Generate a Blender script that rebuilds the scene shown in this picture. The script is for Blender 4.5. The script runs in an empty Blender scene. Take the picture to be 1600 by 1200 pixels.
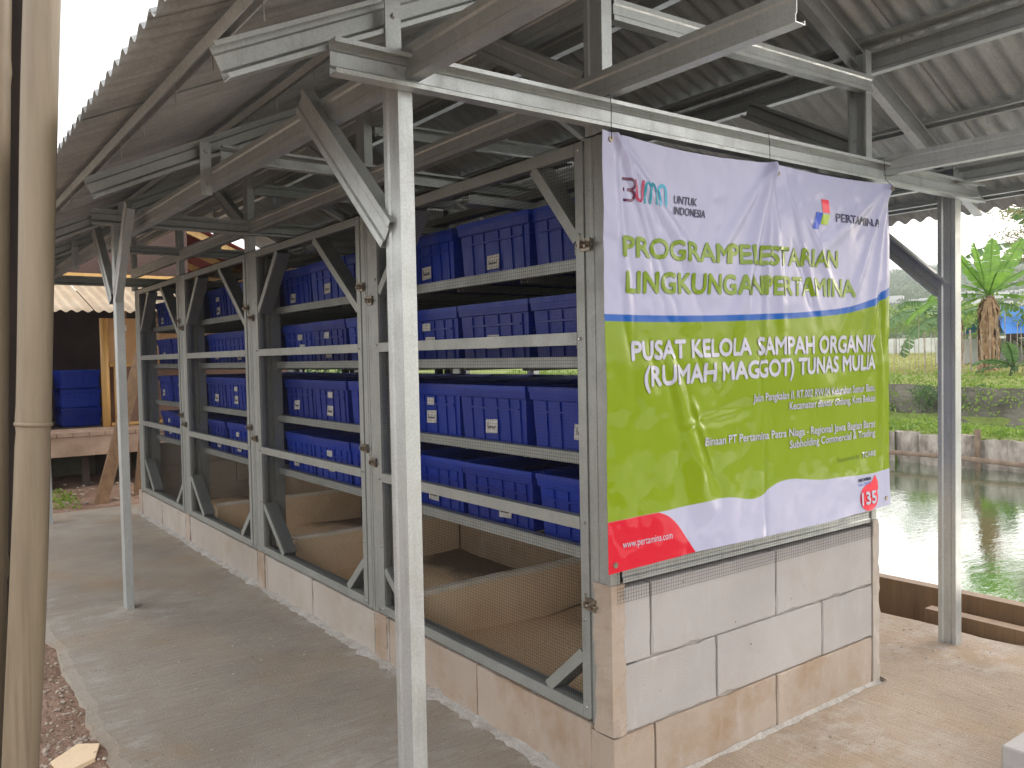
import bpy, bmesh, math, random
from mathutils import Vector, Matrix, noise
import numpy as np
R = random.Random(7)
sc = bpy.context.scene
COL = sc.collection
V = Vector

# ------------------------------------------------------------------ camera
cam = bpy.data.cameras.new("camera"); cam_o = bpy.data.objects.new("camera", cam); COL.objects.link(cam_o)
CP = V((-1.5826, -1.6916, 1.2793))
CR = V((0.80387, -0.59450, -0.01919)); CU = V((0.03522, 0.01537, 0.99926)); CF = V((0.59376, 0.80395, -0.03329))
FP = 1283.2
cam_o.matrix_world = Matrix(((CR.x, CU.x, -CF.x, CP.x), (CR.y, CU.y, -CF.y, CP.y), (CR.z, CU.z, -CF.z, CP.z), (0, 0, 0, 1)))
cam.sensor_width = 36; cam.lens = FP / 1600 * 36; cam.clip_start = .05; cam.clip_end = 3000
sc.camera = cam_o

# ------------------------------------------------------------------ light
SUN_EL, SUN_AZ = math.radians(26), math.radians(100)      # azimuth measured from +Y towards +X
w = bpy.data.worlds.new("World"); sc.world = w; w.use_nodes = True
nt = w.node_tree; bg = nt.nodes["Background"]
sky = nt.nodes.new("ShaderNodeTexSky"); sky.sky_type = 'NISHITA'; sky.sun_disc = False
sky.sun_elevation = SUN_EL; sky.sun_rotation = SUN_AZ; sky.dust_density = 4; sky.air_density = 1.0; sky.ozone_density = 1.5
mx = nt.nodes.new("ShaderNodeMix"); mx.data_type = 'RGBA'; mx.inputs['Factor'].default_value = .62
nt.links.new(sky.outputs[0], mx.inputs['A']); mx.inputs['B'].default_value = (13.2, 12.6, 12.0, 1)   # thin bright overcast
nt.links.new(mx.outputs['Result'], bg.inputs[0]); bg.inputs[1].default_value = .10
sun = bpy.data.lights.new("sun", 'SUN'); so = bpy.data.objects.new("sun", sun); COL.objects.link(so)
sun.energy = .7; sun.angle = math.radians(40); sun.color = (1, .91, .80)
sd = V((math.sin(SUN_AZ) * math.cos(SUN_EL), math.cos(SUN_AZ) * math.cos(SUN_EL), math.sin(SUN_EL)))
so.rotation_euler = sd.to_track_quat('Z', 'Y').to_euler()
sc.view_settings.view_transform = 'Standard'; sc.view_settings.look = 'None'
sc.view_settings.exposure = 1.15; sc.view_settings.gamma = 1; sc.view_settings.use_curve_mapping = False
sc.cycles.max_bounces = 8; sc.cycles.diffuse_bounces = 5

# ------------------------------------------------------------------ materials
def newmat(name):
    m = bpy.data.materials.new(name); m.use_nodes = True
    return m, m.node_tree, m.node_tree.nodes["Principled BSDF"]
def nd(t, kind, **kw):
    n = t.nodes.new(kind)
    for k, v in kw.items():
        if k in n.inputs.keys() if isinstance(k, str) else False: n.inputs[k].default_value = v
        else: setattr(n, k, v)
    return n
def ramp(t, src, stops):
    r = t.nodes.new("ShaderNodeValToRGB"); e = r.color_ramp.elements
    while len(e) < len(stops): e.new(.5)
    for i, (p, c) in enumerate(stops): e[i].position = p; e[i].color = (*c, 1) if len(c) == 3 else c
    t.links.new(src, r.inputs[0]); return r.outputs[0]
def coords(t, scale=(1, 1, 1), obj=True, rot=(0, 0, 0)):
    tc = t.nodes.new("ShaderNodeTexCoord"); mp = t.nodes.new("ShaderNodeMapping")
    mp.inputs['Scale'].default_value = scale; mp.inputs['Rotation'].default_value = rot
    if obj: t.links.new(tc.outputs['Object'], mp.inputs[0])
    else:
        g = t.nodes.new("ShaderNodeNewGeometry"); t.links.new(g.outputs['Position'], mp.inputs[0])
    return mp.outputs[0]
def noisef(t, vec, scale, detail=4, rough=.55):
    n = t.nodes.new("ShaderNodeTexNoise"); n.inputs['Scale'].default_value = scale; n.inputs['Detail'].default_value = detail
    n.inputs['Roughness'].default_value = rough; t.links.new(vec, n.inputs['Vector']); return n.outputs['Fac']
def mixc(t, fac, a, b, mode='MIX'):
    m = t.nodes.new("ShaderNodeMix"); m.data_type = 'RGBA'; m.blend_type = mode
    for s, x in ((m.inputs['Factor'], fac), (m.inputs['A'], a), (m.inputs['B'], b)):
        if isinstance(x, (int, float)): s.default_value = x
        elif isinstance(x, tuple): s.default_value = (*x, 1) if len(x) == 3 else x
        else: t.links.new(x, s)
    return m.outputs['Result']
def math_(t, op, a, b=0., c=None):
    m = t.nodes.new("ShaderNodeMath"); m.operation = op
    for i, x in enumerate([a, b] + ([c] if c is not None else [])):
        if isinstance(x, (int, float)): m.inputs[i].default_value = x
        else: t.links.new(x, m.inputs[i])
    return m.outputs[0]
def bump(t, p, h, strength=.4, dist=.01):
    b = t.nodes.new("ShaderNodeBump"); b.inputs['Strength'].default_value = strength; b.inputs['Distance'].default_value = dist
    t.links.new(h, b.inputs['Height']); t.links.new(b.outputs[0], p.inputs['Normal'])
def simple(name, c1, c2, scale=8, rough=.7, metal=0, st=(1, 1, 1), bs=.3, bd=.004, fine=60, world=True, spec=.5):
    m, t, p = newmat(name); v = coords(t, st, not world)
    n = noisef(t, v, scale, 5); c = ramp(t, n, [(.3, c1), (.7, c2)])
    n2 = noisef(t, v, fine, 3)
    c = mixc(t, .25, c, ramp(t, n2, [(.35, (.45,) * 3), (.65, (.62,) * 3)]), 'OVERLAY')
    t.links.new(c, p.inputs['Base Color']); p.inputs['Roughness'].default_value = rough; p.inputs['Metallic'].default_value = metal
    p.inputs['Specular IOR Level'].default_value = spec
    bump(t, p, n2, bs, bd); return m

def steel_mat(name, c1, c2, rough=.42):
    m, t, p = newmat(name); v = coords(t, (1, 1, 1), False)
    vo = t.nodes.new("ShaderNodeTexVoronoi"); vo.inputs['Scale'].default_value = 260; t.links.new(v, vo.inputs['Vector'])
    sp = ramp(t, vo.outputs['Color'], [(.2, (.44,) * 3), (.8, (.58,) * 3)])          # fine zinc spangle
    n = noisef(t, v, 3, 6, .65); c = ramp(t, n, [(.3, c1), (.72, c2)])
    c = mixc(t, .5, c, sp, 'OVERLAY')
    dr = ramp(t, noisef(t, coords(t, (30, 30, 3), False), 1, 6, .7), [(.52, (0,) * 3), (.78, (.45,) * 3)]); c = mixc(t, dr, c, (.25, .245, .23))
    sp2 = ramp(t, noisef(t, v, 42, 3, .7), [(.68, (0,) * 3), (.78, (.3,) * 3)]); c = mixc(t, sp2, c, (.62, .62, .6))
    t.links.new(c, p.inputs['Base Color']); p.inputs['Metallic'].default_value = .55
    t.links.new(ramp(t, noisef(t, v, 14, 4), [(.3, (rough - .08,) * 3), (.7, (rough + .14,) * 3)]), p.inputs['Roughness'])
    bump(t, p, noisef(t, v, 9, 2), .12, .01); return m
M = {}
M['steel'] = steel_mat('galvanised_steel', (.42, .445, .445), (.53, .555, .555), .4)
M['frame'] = steel_mat('frame_steel', (.285, .30, .285), (.355, .37, .355), .45)
M['screw'] = simple('screw_metal', (.45, .45, .46), (.6, .6, .6), 40, .3, .9)
M['latch'] = simple('latch_metal', (.16, .13, .10), (.34, .30, .25), 60, .35, .8)
M['wire'] = simple('wire', (.012, .012, .011), (.03, .03, .028), 30, .5, .6)
def roof_mat():
    m, t, p = newmat('corrugated_roofing'); v = coords(t, (1, 1, 1), False)
    c = ramp(t, noisef(t, v, 2.2, 7, .65), [(.25, (.26, .275, .275)), (.5, (.38, .405, .41)), (.75, (.49, .52, .53))])
    c = mixc(t, .5, c, ramp(t, noisef(t, coords(t, (3, 60, 3), False), 1.2, 4), [(.3, (.36,) * 3), (.7, (.6,) * 3)]), 'OVERLAY')
    c = mixc(t, .35, c, ramp(t, noisef(t, v, 120, 2), [(.35, (.4,) * 3), (.65, (.62,) * 3)]), 'OVERLAY')
    t.links.new(c, p.inputs['Base Color']); p.inputs['Roughness'].default_value = .6; p.inputs['Metallic'].default_value = .1
    bump(t, p, noisef(t, v, 90, 3), .25, .003); return m
M['roof'] = roof_mat()
def floor_mat():
    m, t, p = newmat('broomed_concrete')
    g = t.nodes.new("ShaderNodeNewGeometry"); sx = t.nodes.new("ShaderNodeSeparateXYZ"); t.links.new(g.outputs['Position'], sx.inputs[0])
    base = coords(t, (1, 1, 1), False)
    a = noisef(t, coords(t, (2.0, 46, 1), False, (0, 0, .04)), 1.9, 8, .75)      # strokes along X on the long side
    b = noisef(t, coords(t, (46, 2.0, 1), False, (0, 0, -.05)), 1.9, 8, .75)     # strokes along Y on the gable side
    edge = math_(t, 'ADD', sx.outputs['X'], math_(t, 'MULTIPLY', noisef(t, base, 2.5, 3), .5))
    sel = nd(t, "ShaderNodeMapRange"); t.links.new(edge, sel.inputs['Value']); sel.inputs['From Min'].default_value = .2; sel.inputs['From Max'].default_value = .45
    mf = t.nodes.new("ShaderNodeMix"); mf.data_type = 'FLOAT'
    t.links.new(sel.outputs[0], mf.inputs['Factor']); t.links.new(a, mf.inputs['A']); t.links.new(b, mf.inputs['B'])
    br = mf.outputs['Result']
    big = noisef(t, base, 1.3, 7, .62)
    cL = ramp(t, big, [(.28, (.26, .225, .185)), (.5, (.345, .305, .255)), (.72, (.42, .38, .325))])
    cR = ramp(t, big, [(.28, (.27, .215, .165)), (.5, (.35, .28, .215)), (.72, (.42, .36, .30))])
    c = mixc(t, sel.outputs[0], cL, cR)
    c = mixc(t, .6, c, ramp(t, br, [(.3, (.33,) * 3), (.5, (.5,) * 3), (.7, (.64,) * 3)]), 'OVERLAY')
    orange = ramp(t, noisef(t, coords(t, (1, 1, 1), False, (.3, .2, .5)), 2.1, 4), [(.5, (0,) * 3), (.75, (.55,) * 3)])
    c = mixc(t, orange, c, (.40, .27, .16))
    # cement laitance: along the wall foot, around the post feet and by the outer edge
    def near(x, y, r):
        d = nd(t, "ShaderNodeVectorMath"); d.operation = 'DISTANCE'; t.links.new(g.outputs['Position'], d.inputs[0]); d.inputs[1].default_value = (x, y, 0)
        mr = nd(t, "ShaderNodeMapRange"); t.links.new(d.outputs['Value'], mr.inputs['Value'])
        mr.inputs['From Min'].default_value = r; mr.inputs['From Max'].default_value = r * .15; return mr.outputs[0]
    def band(c0, wd):
        dd = math_(t, 'ABSOLUTE', math_(t, 'SUBTRACT', sx.outputs['X'], c0))
        mr = nd(t, "ShaderNodeMapRange"); t.links.new(dd, mr.inputs['Value']); mr.inputs['From Min'].default_value = wd; mr.inputs['From Max'].default_value = 0; return mr.outputs[0]
    s = near(-.68, 2.85, .55)
    for q in (near(-.5, .6, .5), near(2.0, 0, .5), near(-.7, 5.8, .7), near(-.35, -.1, .45), band(-1.0, .10), band(-.03, .09), near(.9, -.15, .5), near(2.3, .5, .5)): s = math_(t, 'MAXIMUM', s, q)
    patch = noisef(t, coords(t, (1.3, 2.2, 1), False), 4.5, 9, .75)
    msk = math_(t, 'MULTIPLY', s, ramp(t, patch, [(.47, (0,) * 3), (.66, (1,) * 3)]))
    c = mixc(t, math_(t, 'MULTIPLY', msk, .6), c, (.54, .53, .51))
    speck = ramp(t, noisef(t, base, 55, 2), [(.70, (0,) * 3), (.74, (1,) * 3)])
    c = mixc(t, math_(t, 'MULTIPLY', speck, .6), c, (.6, .58, .55)); grit = noisef(t, base, 210, 3, .7); c = mixc(t, .55, c, ramp(t, grit, [(.32, (.34,) * 3), (.68, (.64,) * 3)]), 'OVERLAY')
    dark = ramp(t, noisef(t, coords(t, (1, 1, 1), False, (1, .4, .2)), 38, 2), [(.70, (0,) * 3), (.76, (1,) * 3)])
    c = mixc(t, math_(t, 'MULTIPLY', dark, .6), c, (.10, .08, .06))
    t.links.new(c, p.inputs['Base Color']); p.inputs['Roughness'].default_value = .88
    hh = math_(t, 'ADD', br, math_(t, 'MULTIPLY', noisef(t, base, 140, 3), .45))
    bump(t, p, hh, .9, .010); return m
M['floor'] = floor_mat()
def block_mat(name, cols, stain, amt):
    m, t, p = newmat(name); v = coords(t, (1, 1, 1), False)
    c = ramp(t, noisef(t, v, 2.2, 4), [(.3, cols[0]), (.7, cols[1])])
    oi = t.nodes.new("ShaderNodeObjectInfo")
    c = mixc(t, .22, c, ramp(t, oi.outputs['Random'], [(0, (.38,) * 3), (1, (.62,) * 3)]), 'OVERLAY')
    s = ramp(t, noisef(t, v, 3.4, 7, .7), [(.48, (0,) * 3), (.68, (1,) * 3)])
    c = mixc(t, math_(t, 'MULTIPLY', s, amt), c, stain)
    vo = t.nodes.new("ShaderNodeTexVoronoi"); vo.inputs['Scale'].default_value = 26; t.links.new(v, vo.inputs['Vector'])
    pore = ramp(t, vo.outputs['Distance'], [(.05, (1,) * 3), (.11, (0,) * 3)])
    gate = ramp(t, noisef(t, v, 9, 2), [(.56, (0,) * 3), (.6, (1,) * 3)])
    vo2 = t.nodes.new("ShaderNodeTexVoronoi"); vo2.inputs['Scale'].default_value = 11; t.links.new(coords(t, (1, 1.0, 1.3), False), vo2.inputs['Vector'])
    wob = math_(t, 'ADD', vo2.outputs['Distance'], math_(t, 'MULTIPLY', noisef(t, v, 60, 3), .10)); pit = ramp(t, wob, [(.085, (1,) * 3), (.105, (0,) * 3)])
    pm = math_(t, 'MAXIMUM', math_(t, 'MULTIPLY', pore, gate), math_(t, 'MULTIPLY', pit, ramp(t, noisef(t, v, 5, 2), [(.46, (0,) * 3), (.5, (1,) * 3)])));
    streak = ramp(t, noisef(t, coords(t, (3, 3, 1), False, (.5, .4, .3)), 5, 6, .7), [(.55, (0,) * 3), (.75, (.3,) * 3)]); c = mixc(t, streak, c, (.50, .49, .48)); c = mixc(t, math_(t, 'MULTIPLY', pm, .7), c, (.13, .11, .10))
    t.links.new(c, p.inputs['Base Color']); p.inputs['Roughness'].default_value = .9
    bump(t, p, math_(t, 'SUBTRACT', noisef(t, v, 160, 3), math_(t, 'MULTIPLY', pm, 1.5)), .35, .003); return m
M['block'] = block_mat('aerated_concrete_block', ((.33, .315, .312), (.41, .395, .39)), (.33, .27, .21), .3)
M['block_low'] = block_mat('stained_block', ((.34, .275, .22), (.41, .345, .29)), (.27, .17, .09), .65)
M['block_mid'] = block_mat('dusty_block', ((.35, .315, .28), (.42, .38, .34)), (.30, .23, .155), .45)
M['block_in'] = block_mat('inner_block', ((.38, .33, .26), (.47, .42, .34)), (.33, .25, .16), .5)
M['mortar'] = simple('mortar', (.38, .34, .31), (.48, .44, .40), 12, .95, 0, bs=.8, bd=.006)
M['mortar_light'] = simple('pale_mortar', (.30, .28, .255), (.43, .41, .385), 14, .95, 0, bs=.9, bd=.01)
M['cap'] = simple('toplit_mortar', (.70, .62, .50), (.85, .78, .66), 10, .95, bs=.8)  # divider tops: mortar painted paler for the light blocked from above
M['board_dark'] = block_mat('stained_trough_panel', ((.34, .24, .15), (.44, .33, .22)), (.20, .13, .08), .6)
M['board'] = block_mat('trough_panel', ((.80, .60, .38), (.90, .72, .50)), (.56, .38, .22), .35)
def fill_mat():
    m, t, p = newmat('larva_substrate'); v = coords(t, (1, 1, 1), False)
    g = t.nodes.new("ShaderNodeNewGeometry"); sx = t.nodes.new("ShaderNodeSeparateXYZ"); t.links.new(g.outputs['Position'], sx.inputs[0])
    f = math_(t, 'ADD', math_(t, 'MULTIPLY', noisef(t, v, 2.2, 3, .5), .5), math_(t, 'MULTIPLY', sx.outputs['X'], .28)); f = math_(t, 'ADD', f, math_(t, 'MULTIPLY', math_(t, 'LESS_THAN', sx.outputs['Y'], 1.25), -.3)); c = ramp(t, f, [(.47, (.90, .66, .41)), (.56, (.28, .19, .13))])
    c = mixc(t, .7, c, ramp(t, noisef(t, v, 130, 3), [(.3, (.25,) * 3), (.7, (.75,) * 3)]), 'OVERLAY')
    t.links.new(c, p.inputs['Base Color']); p.inputs['Roughness'].default_value = 1
    bump(t, p, noisef(t, v, 100, 4), 1, .02); return m
M['fill'] = fill_mat()
def crate_mat():
    m, t, p = newmat('blue_plastic'); v = coords(t, (1, 1, 1), False)
    oi = t.nodes.new("ShaderNodeObjectInfo")
    c = ramp(t, oi.outputs['Random'], [(0, (.001, .018, .24)), (1, (.001, .034, .38))])
    dust = ramp(t, noisef(t, v, 7, 6, .7), [(.5, (0,) * 3), (.85, (.30,) * 3)])
    c = mixc(t, dust, c, (.03, .07, .30)); t.links.new(c, p.inputs['Base Color'])
    t.links.new(ramp(t, noisef(t, v, 16, 4), [(.3, (.34,) * 3), (.7, (.5,) * 3)]), p.inputs['Roughness']); return m
M['crate'] = crate_mat()
M['paper'] = simple('paper_tag', (.50, .49, .46), (.64, .63, .60), 30, .8)
M['ink'] = simple('marker_ink', (.02, .02, .03), (.04, .04, .05), 30, .7)
def bamboo_mat(name, a, b, streak):
    m, t, p = newmat(name); v = coords(t, (1, 1, 1), False)
    c = ramp(t, noisef(t, coords(t, (9, 9, .8), False), 2, 6, .65), [(.25, a), (.75, b)])
    c = mixc(t, ramp(t, noisef(t, coords(t, (60, 60, 1.5), False), 1, 4), [(.55, (0,) * 3), (.8, (.6,) * 3)]), c, streak)
    t.links.new(c, p.inputs['Base Color']); p.inputs['Roughness'].default_value = .5
    bump(t, p, noisef(t, coords(t, (80, 80, 2), False), 1, 3), .2, .003); return m
M['bamboo'] = bamboo_mat('bamboo_skin', (.17, .135, .09), (.29, .235, .16), (.08, .06, .04))
M['bamboo_y'] = bamboo_mat('yellow_bamboo', (.50, .30, .10), (.66, .43, .17), (.25, .15, .06))
M['timber'] = bamboo_mat('weathered_timber', (.13, .075, .04), (.27, .165, .09), (.07, .04, .025))
M['board_brown'] = bamboo_mat('brown_board', (.17, .105, .055), (.28, .18, .10), (.09, .06, .035))
M['dirt'] = simple('dirt', (.16, .095, .065), (.33, .225, .165), 2.6, 1, 0, bs=1, bd=.03, fine=28)
M['stone'] = simple('pebble', (.26, .2, .16), (.48, .42, .35), 6, .95)
def land_mat():
    m, t, p = newmat('grassy_ground'); v = coords(t, (1, 1, 1), False)
    c = ramp(t, noisef(t, v, .6, 8, .7), [(.25, (.13, .17, .045)), (.5, (.22, .29, .07)), (.75, (.38, .34, .14))])
    c = mixc(t, .7, c, ramp(t, noisef(t, v, 9, 5, .8), [(.3, (.3,) * 3), (.7, (.7,) * 3)]), 'OVERLAY')
    g = t.nodes.new("ShaderNodeNewGeometry"); sx = t.nodes.new("ShaderNodeSeparateXYZ"); t.links.new(g.outputs['Position'], sx.inputs[0])
    mr = nd(t, "ShaderNodeMapRange"); t.links.new(math_(t, 'ADD', sx.outputs['X'], math_(t, 'MULTIPLY', noisef(t, v, 1.5, 4), 2)), mr.inputs['Value']); mr.inputs['From Min'].default_value = 9; mr.inputs['From Max'].default_value = 11
    dirt = ramp(t, noisef(t, v, 1.7, 8, .7), [(.3, (.17, .14, .11)), (.5, (.30, .25, .20)), (.62, (.36, .32, .27)), (.75, (.17, .2, .09))])
    c = mixc(t, mr.outputs[0], dirt, c)
    t.links.new(c, p.inputs['Base Color']); p.inputs['Roughness'].default_value = 1; bump(t, p, noisef(t, v, 14, 6, .7), .8, .05); return m
M['land'] = land_mat()
def water_mat():
    m, t, p = newmat('pond_water'); v = coords(t, (1, 1, 1), False)
    t.links.new(ramp(t, noisef(t, v, .8, 4), [(.3, (.008, .055, .012)), (.7, (.018, .09, .018))]), p.inputs['Base Color'])
    p.inputs['Roughness'].default_value = .03; p.inputs['IOR'].default_value = 4.2; p.inputs['Specular IOR Level'].default_value = 1.0
    h = math_(t, 'ADD', noisef(t, coords(t, (1, 2.6, 1), False, (0, 0, .5)), 5, 4, .6), math_(t, 'MULTIPLY', noisef(t, coords(t, (1, 1.6, 1), False), 1.1, 2), 1.2))
    bump(t, p, h, .06, .04); return m
M['water'] = water_mat()
def leaf_mat(name, a, b, tr=.35):
    m, t, p = newmat(name); v = coords(t, (1, 1, 1), False)
    c = ramp(t, noisef(t, v, 5, 4, .7), [(.3, a), (.7, b)]); t.links.new(c, p.inputs['Base Color']); p.inputs['Roughness'].default_value = .5
    tl = t.nodes.new("ShaderNodeBsdfTranslucent"); t.links.new(c, tl.inputs[0]); ms = t.nodes.new("ShaderNodeMixShader"); ms.inputs[0].default_value = tr
    t.links.new(p.outputs[0], ms.inputs[1]); t.links.new(tl.outputs[0], ms.inputs[2]); t.links.new(ms.outputs[0], t.nodes["Material Output"].inputs[0]); return m
M['leaf'] = leaf_mat('leaves', (.11, .22, .03), (.28, .40, .06))
M['leaf_dark'] = leaf_mat('dark_leaves', (.035, .09, .03), (.10, .19, .05))
M['leaf_dry'] = leaf_mat('dry_grass', (.28, .30, .08), (.45, .42, .16))
M['banana'] = leaf_mat('banana_leaf', (.14, .30, .05), (.26, .46, .07), .5)
M['banana_dull'] = leaf_mat('banana_leaf_dull', (.08, .18, .06), (.16, .28, .10), .35)
M['tree_leaf'] = leaf_mat('tree_leaf', (.16, .17, .07), (.32, .31, .14), .4)
M['dry_leaf'] = simple('dry_banana_leaf', (.25, .15, .08), (.45, .30, .18), 8, .9)
M['bark'] = simple('bark', (.14, .10, .07), (.26, .2, .15), 8, .95)
M['pile'] = simple('concrete_pile', (.11, .09, .07), (.50, .46, .41), 4.5, .9, st=(1.5, 1.5, .8), bs=.6, bd=.02, fine=16)
M['stonewall'] = simple('mossy_stone', (.07, .07, .05), (.17, .16, .13), 2.2, .95, bs=1, bd=.05, fine=9)
M['ply'] = simple('plywood', (.40, .24, .12), (.55, .36, .20), 3, .75)
M['ply_brown'] = simple('brown_plywood', (.13, .07, .05), (.19, .11, .08), 3, .7)
M['deck'] = simple('deck_plank', (.26, .18, .13), (.42, .31, .24), 5, .85, bs=.5)
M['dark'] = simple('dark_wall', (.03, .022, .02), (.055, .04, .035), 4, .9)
M['tarp_brown'] = simple('brown_tarp', (.055, .03, .025), (.085, .05, .042), 3, .7)
M['red'] = simple('red_sheet', (.22, .04, .035), (.30, .07, .06), 3, .7)
M['blue_tarp'] = simple('blue_tarpaulin', (.02, .16, .55), (.05, .26, .75), 3, .6)
M['cream'] = leaf_mat('cream_sheet', (.62, .50, .36), (.80, .70, .55), .35)
M['white'] = simple('white_paint', (.55, .55, .55), (.72, .72, .72), 2, .8)
M['hillm'] = simple('hill_cover', (.04, .10, .015), (.11, .19, .045), .06, 1, bs=1, bd=2, fine=.5)
M['hilltree'] = leaf_mat('hill_trees', (.05, .10, .03), (.14, .21, .07), .2)

# ------------------------------------------------------------------ builders
class MB:
    def __init__(s): s.v = []; s.f = []; s.mi = []
    def add(s, vs, fs, mi=0):
        o = len(s.v); s.v += [tuple(x) for x in vs]; s.f += [tuple(i + o for i in f) for f in fs]; s.mi += [mi] * len(fs)
    def box(s, x0, x1, y0, y1, z0, z1, mi=0):
        s.add([(x0, y0, z0), (x1, y0, z0), (x1, y1, z0), (x0, y1, z0), (x0, y0, z1), (x1, y0, z1), (x1, y1, z1), (x0, y1, z1)],
              [(0, 3, 2, 1), (4, 5, 6, 7), (0, 1, 5, 4), (1, 2, 6, 5), (2, 3, 7, 6), (3, 0, 4, 7)], mi)
    def bar(s, a, b, u, w, hu, hw, mi=0):
        a, b = V(a), V(b); u = V(u).normalized() * hu; w = V(w).normalized() * hw
        s.add([a - u - w, a + u - w, a + u + w, a - u + w, b - u - w, b + u - w, b + u + w, b - u + w],
              [(0, 3, 2, 1), (4, 5, 6, 7), (0, 1, 5, 4), (1, 2, 6, 5), (2, 3, 7, 6), (3, 0, 4, 7)], mi)
    def channel(s, a, b, u, wdir, h=.075, fl=.036, lip=.010, t=.0025, mi=0):
        """cold-formed C section: web centred on a-b, flanges pointing along wdir"""
        a, b = V(a), V(b); ax = (b - a).normalized(); u = V(u); u = (u - ax * u.dot(ax)).normalized()
        wv = ax.cross(u); wv = wv if wv.dot(V(wdir)) > 0 else -wv
        g = .004 if h > .05 else .0
        H = h / 2
        o = [(-H + lip, fl), (-H, fl), (-H, 0), (-H * .55, 0), (-H * .4, g), (H * .4, g), (H * .55, 0), (H, 0), (H, fl), (H - lip, fl)]
        i = [(-H + lip, fl - t), (-H + t, fl - t), (-H + t, t), (-H * .55, t), (-H * .4, g + t), (H * .4, g + t), (H * .55, t), (H - t, t), (H - t, fl - t), (H - lip, fl - t)]
        n = len(o); ring = o + i[::-1]; k = len(ring)
        vs = [p + u * q[0] + wv * q[1] for p in (a, b) for q in ring]
        fs = [(j, (j + 1) % k, (j + 1) % k + k, j + k) for j in range(k)]
        for e in (0, k):
            for j in range(n - 1): fs.append((e + j, e + j + 1, e + k - 2 - j, e + k - 1 - j))
        s.add(vs, fs, mi)
    def tube(s, pts, rad, n=8, mi=0, cap=True):
        pts = [V(p) for p in pts]; rad = rad if isinstance(rad, (list, tuple)) else [rad] * len(pts); vs = []; fs = []
        for i, p in enumerate(pts):
            d = (pts[min(i + 1, len(pts) - 1)] - pts[max(i - 1, 0)]).normalized()
            a = d.orthogonal().normalized() if i == 0 else (a - d * a.dot(d)).normalized()
            b = d.cross(a)
            vs += [p + (a * math.cos(2 * math.pi * k / n) + b * math.sin(2 * math.pi * k / n)) * rad[i] for k in range(n)]
        for i in range(len(pts) - 1):
            for k in range(n): fs.append((i * n + k, i * n + (k + 1) % n, (i + 1) * n + (k + 1) % n, (i + 1) * n + k))
        if cap: fs += [tuple(range(n))[::-1], tuple(range((len(pts) - 1) * n, len(pts) * n))]
        s.add(vs, fs, mi)
    def mesh(s, name, mats, smooth=False):
        me = bpy.data.meshes.new(name); me.from_pydata(s.v, [], s.f)
        for m in (mats if isinstance(mats, (list, tuple)) else [mats]): me.materials.append(m)
        if any(s.mi): me.polygons.foreach_set('material_index', s.mi)
        if smooth: me.polygons.foreach_set('use_smooth', [True] * len(s.f))
        me.update(); return me
    def build(s, name, mats, parent=None, smooth=False, bevel=0):
        o = bpy.data.objects.new(name, s.mesh(name, mats, smooth)); COL.objects.link(o)
        if parent is not None: o.parent = parent
        if bevel:
            b = o.modifiers.new('bevel', 'BEVEL'); b.width = bevel; b.segments = 1
        return o
def tag(o, label=None, cat=None, group=None, kind=None):
    if label: o['label'] = label
    if cat: o['category'] = cat
    if group: o['group'] = group
    if kind: o['kind'] = kind
    return o
def empty(name, label, cat, group=None, loc=(0, 0, 0), rz=0):
    o = bpy.data.objects.new(name, None); COL.objects.link(o); o.location = loc; o.rotation_euler.z = rz; o.empty_display_size = .1
    return tag(o, label, cat, group)
def link(name, me, parent=None, loc=(0, 0, 0), rot=(0, 0, 0)):
    o = bpy.data.objects.new(name, me); COL.objects.link(o); o.location = loc; o.rotation_euler = rot
    if parent is not None: o.parent = parent
    return o
def spot(px, py, d): return CP + CF * d + CR * ((px - 800) / FP * d) + CU * ((600 - py) / FP * d)
def chan(name, par, a, b, u, wdir, mat=None, **k):
    m = MB(); m.channel(a, b, u, wdir, **k); return m.build(name, mat or M['steel'], par)
def fbm(x, y, s=1.0, o=4): return noise.fractal(V((x * s, y * s, .37)), 1, 2, o)
X_, Y_, Z_ = V((1, 0, 0)), V((0, 1, 0)), V((0, 0, 1))

# ------------------------------------------------------------------ ground, slab, pond
xs = [-300, -60, -20, -8, -4, -2.5, -1.6, -1.1, 0, 1.5, 2.2, 2.27, 2.6, 3.0, 10.37, 10.4, 11.0, 11.5, 11.55, 12.9, 12.95, 13.4, 14.6, 20, 40, 80, 130, 250]
zs = [-.1] * 10 + [-.1, -.28, -.3, -1.0, -1.0, .02, .05, .05, -.12, -.12, .1, .5, .74, .75, .75, .8, 1.2, 6]
ys = [-300, -60, -20, -8, -4, -2, -1, 0, 1, 2, 3, 4, 5, 6, 7, 8, 10, 13, 17, 25, 40, 80, 300]
g = MB(); g.add([(x, y, z + (.02 * fbm(x, y, .7) if z < -.05 and x < 2 else 0)) for y in ys for x, z in zip(xs, zs)],
                [(j * len(xs) + i, j * len(xs) + i + 1, (j + 1) * len(xs) + i + 1, (j + 1) * len(xs) + i) for j in range(len(ys) - 1) for i in range(len(xs) - 1)])
tag(g.build('ground', M['land'], smooth=False), kind='structure')
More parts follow.
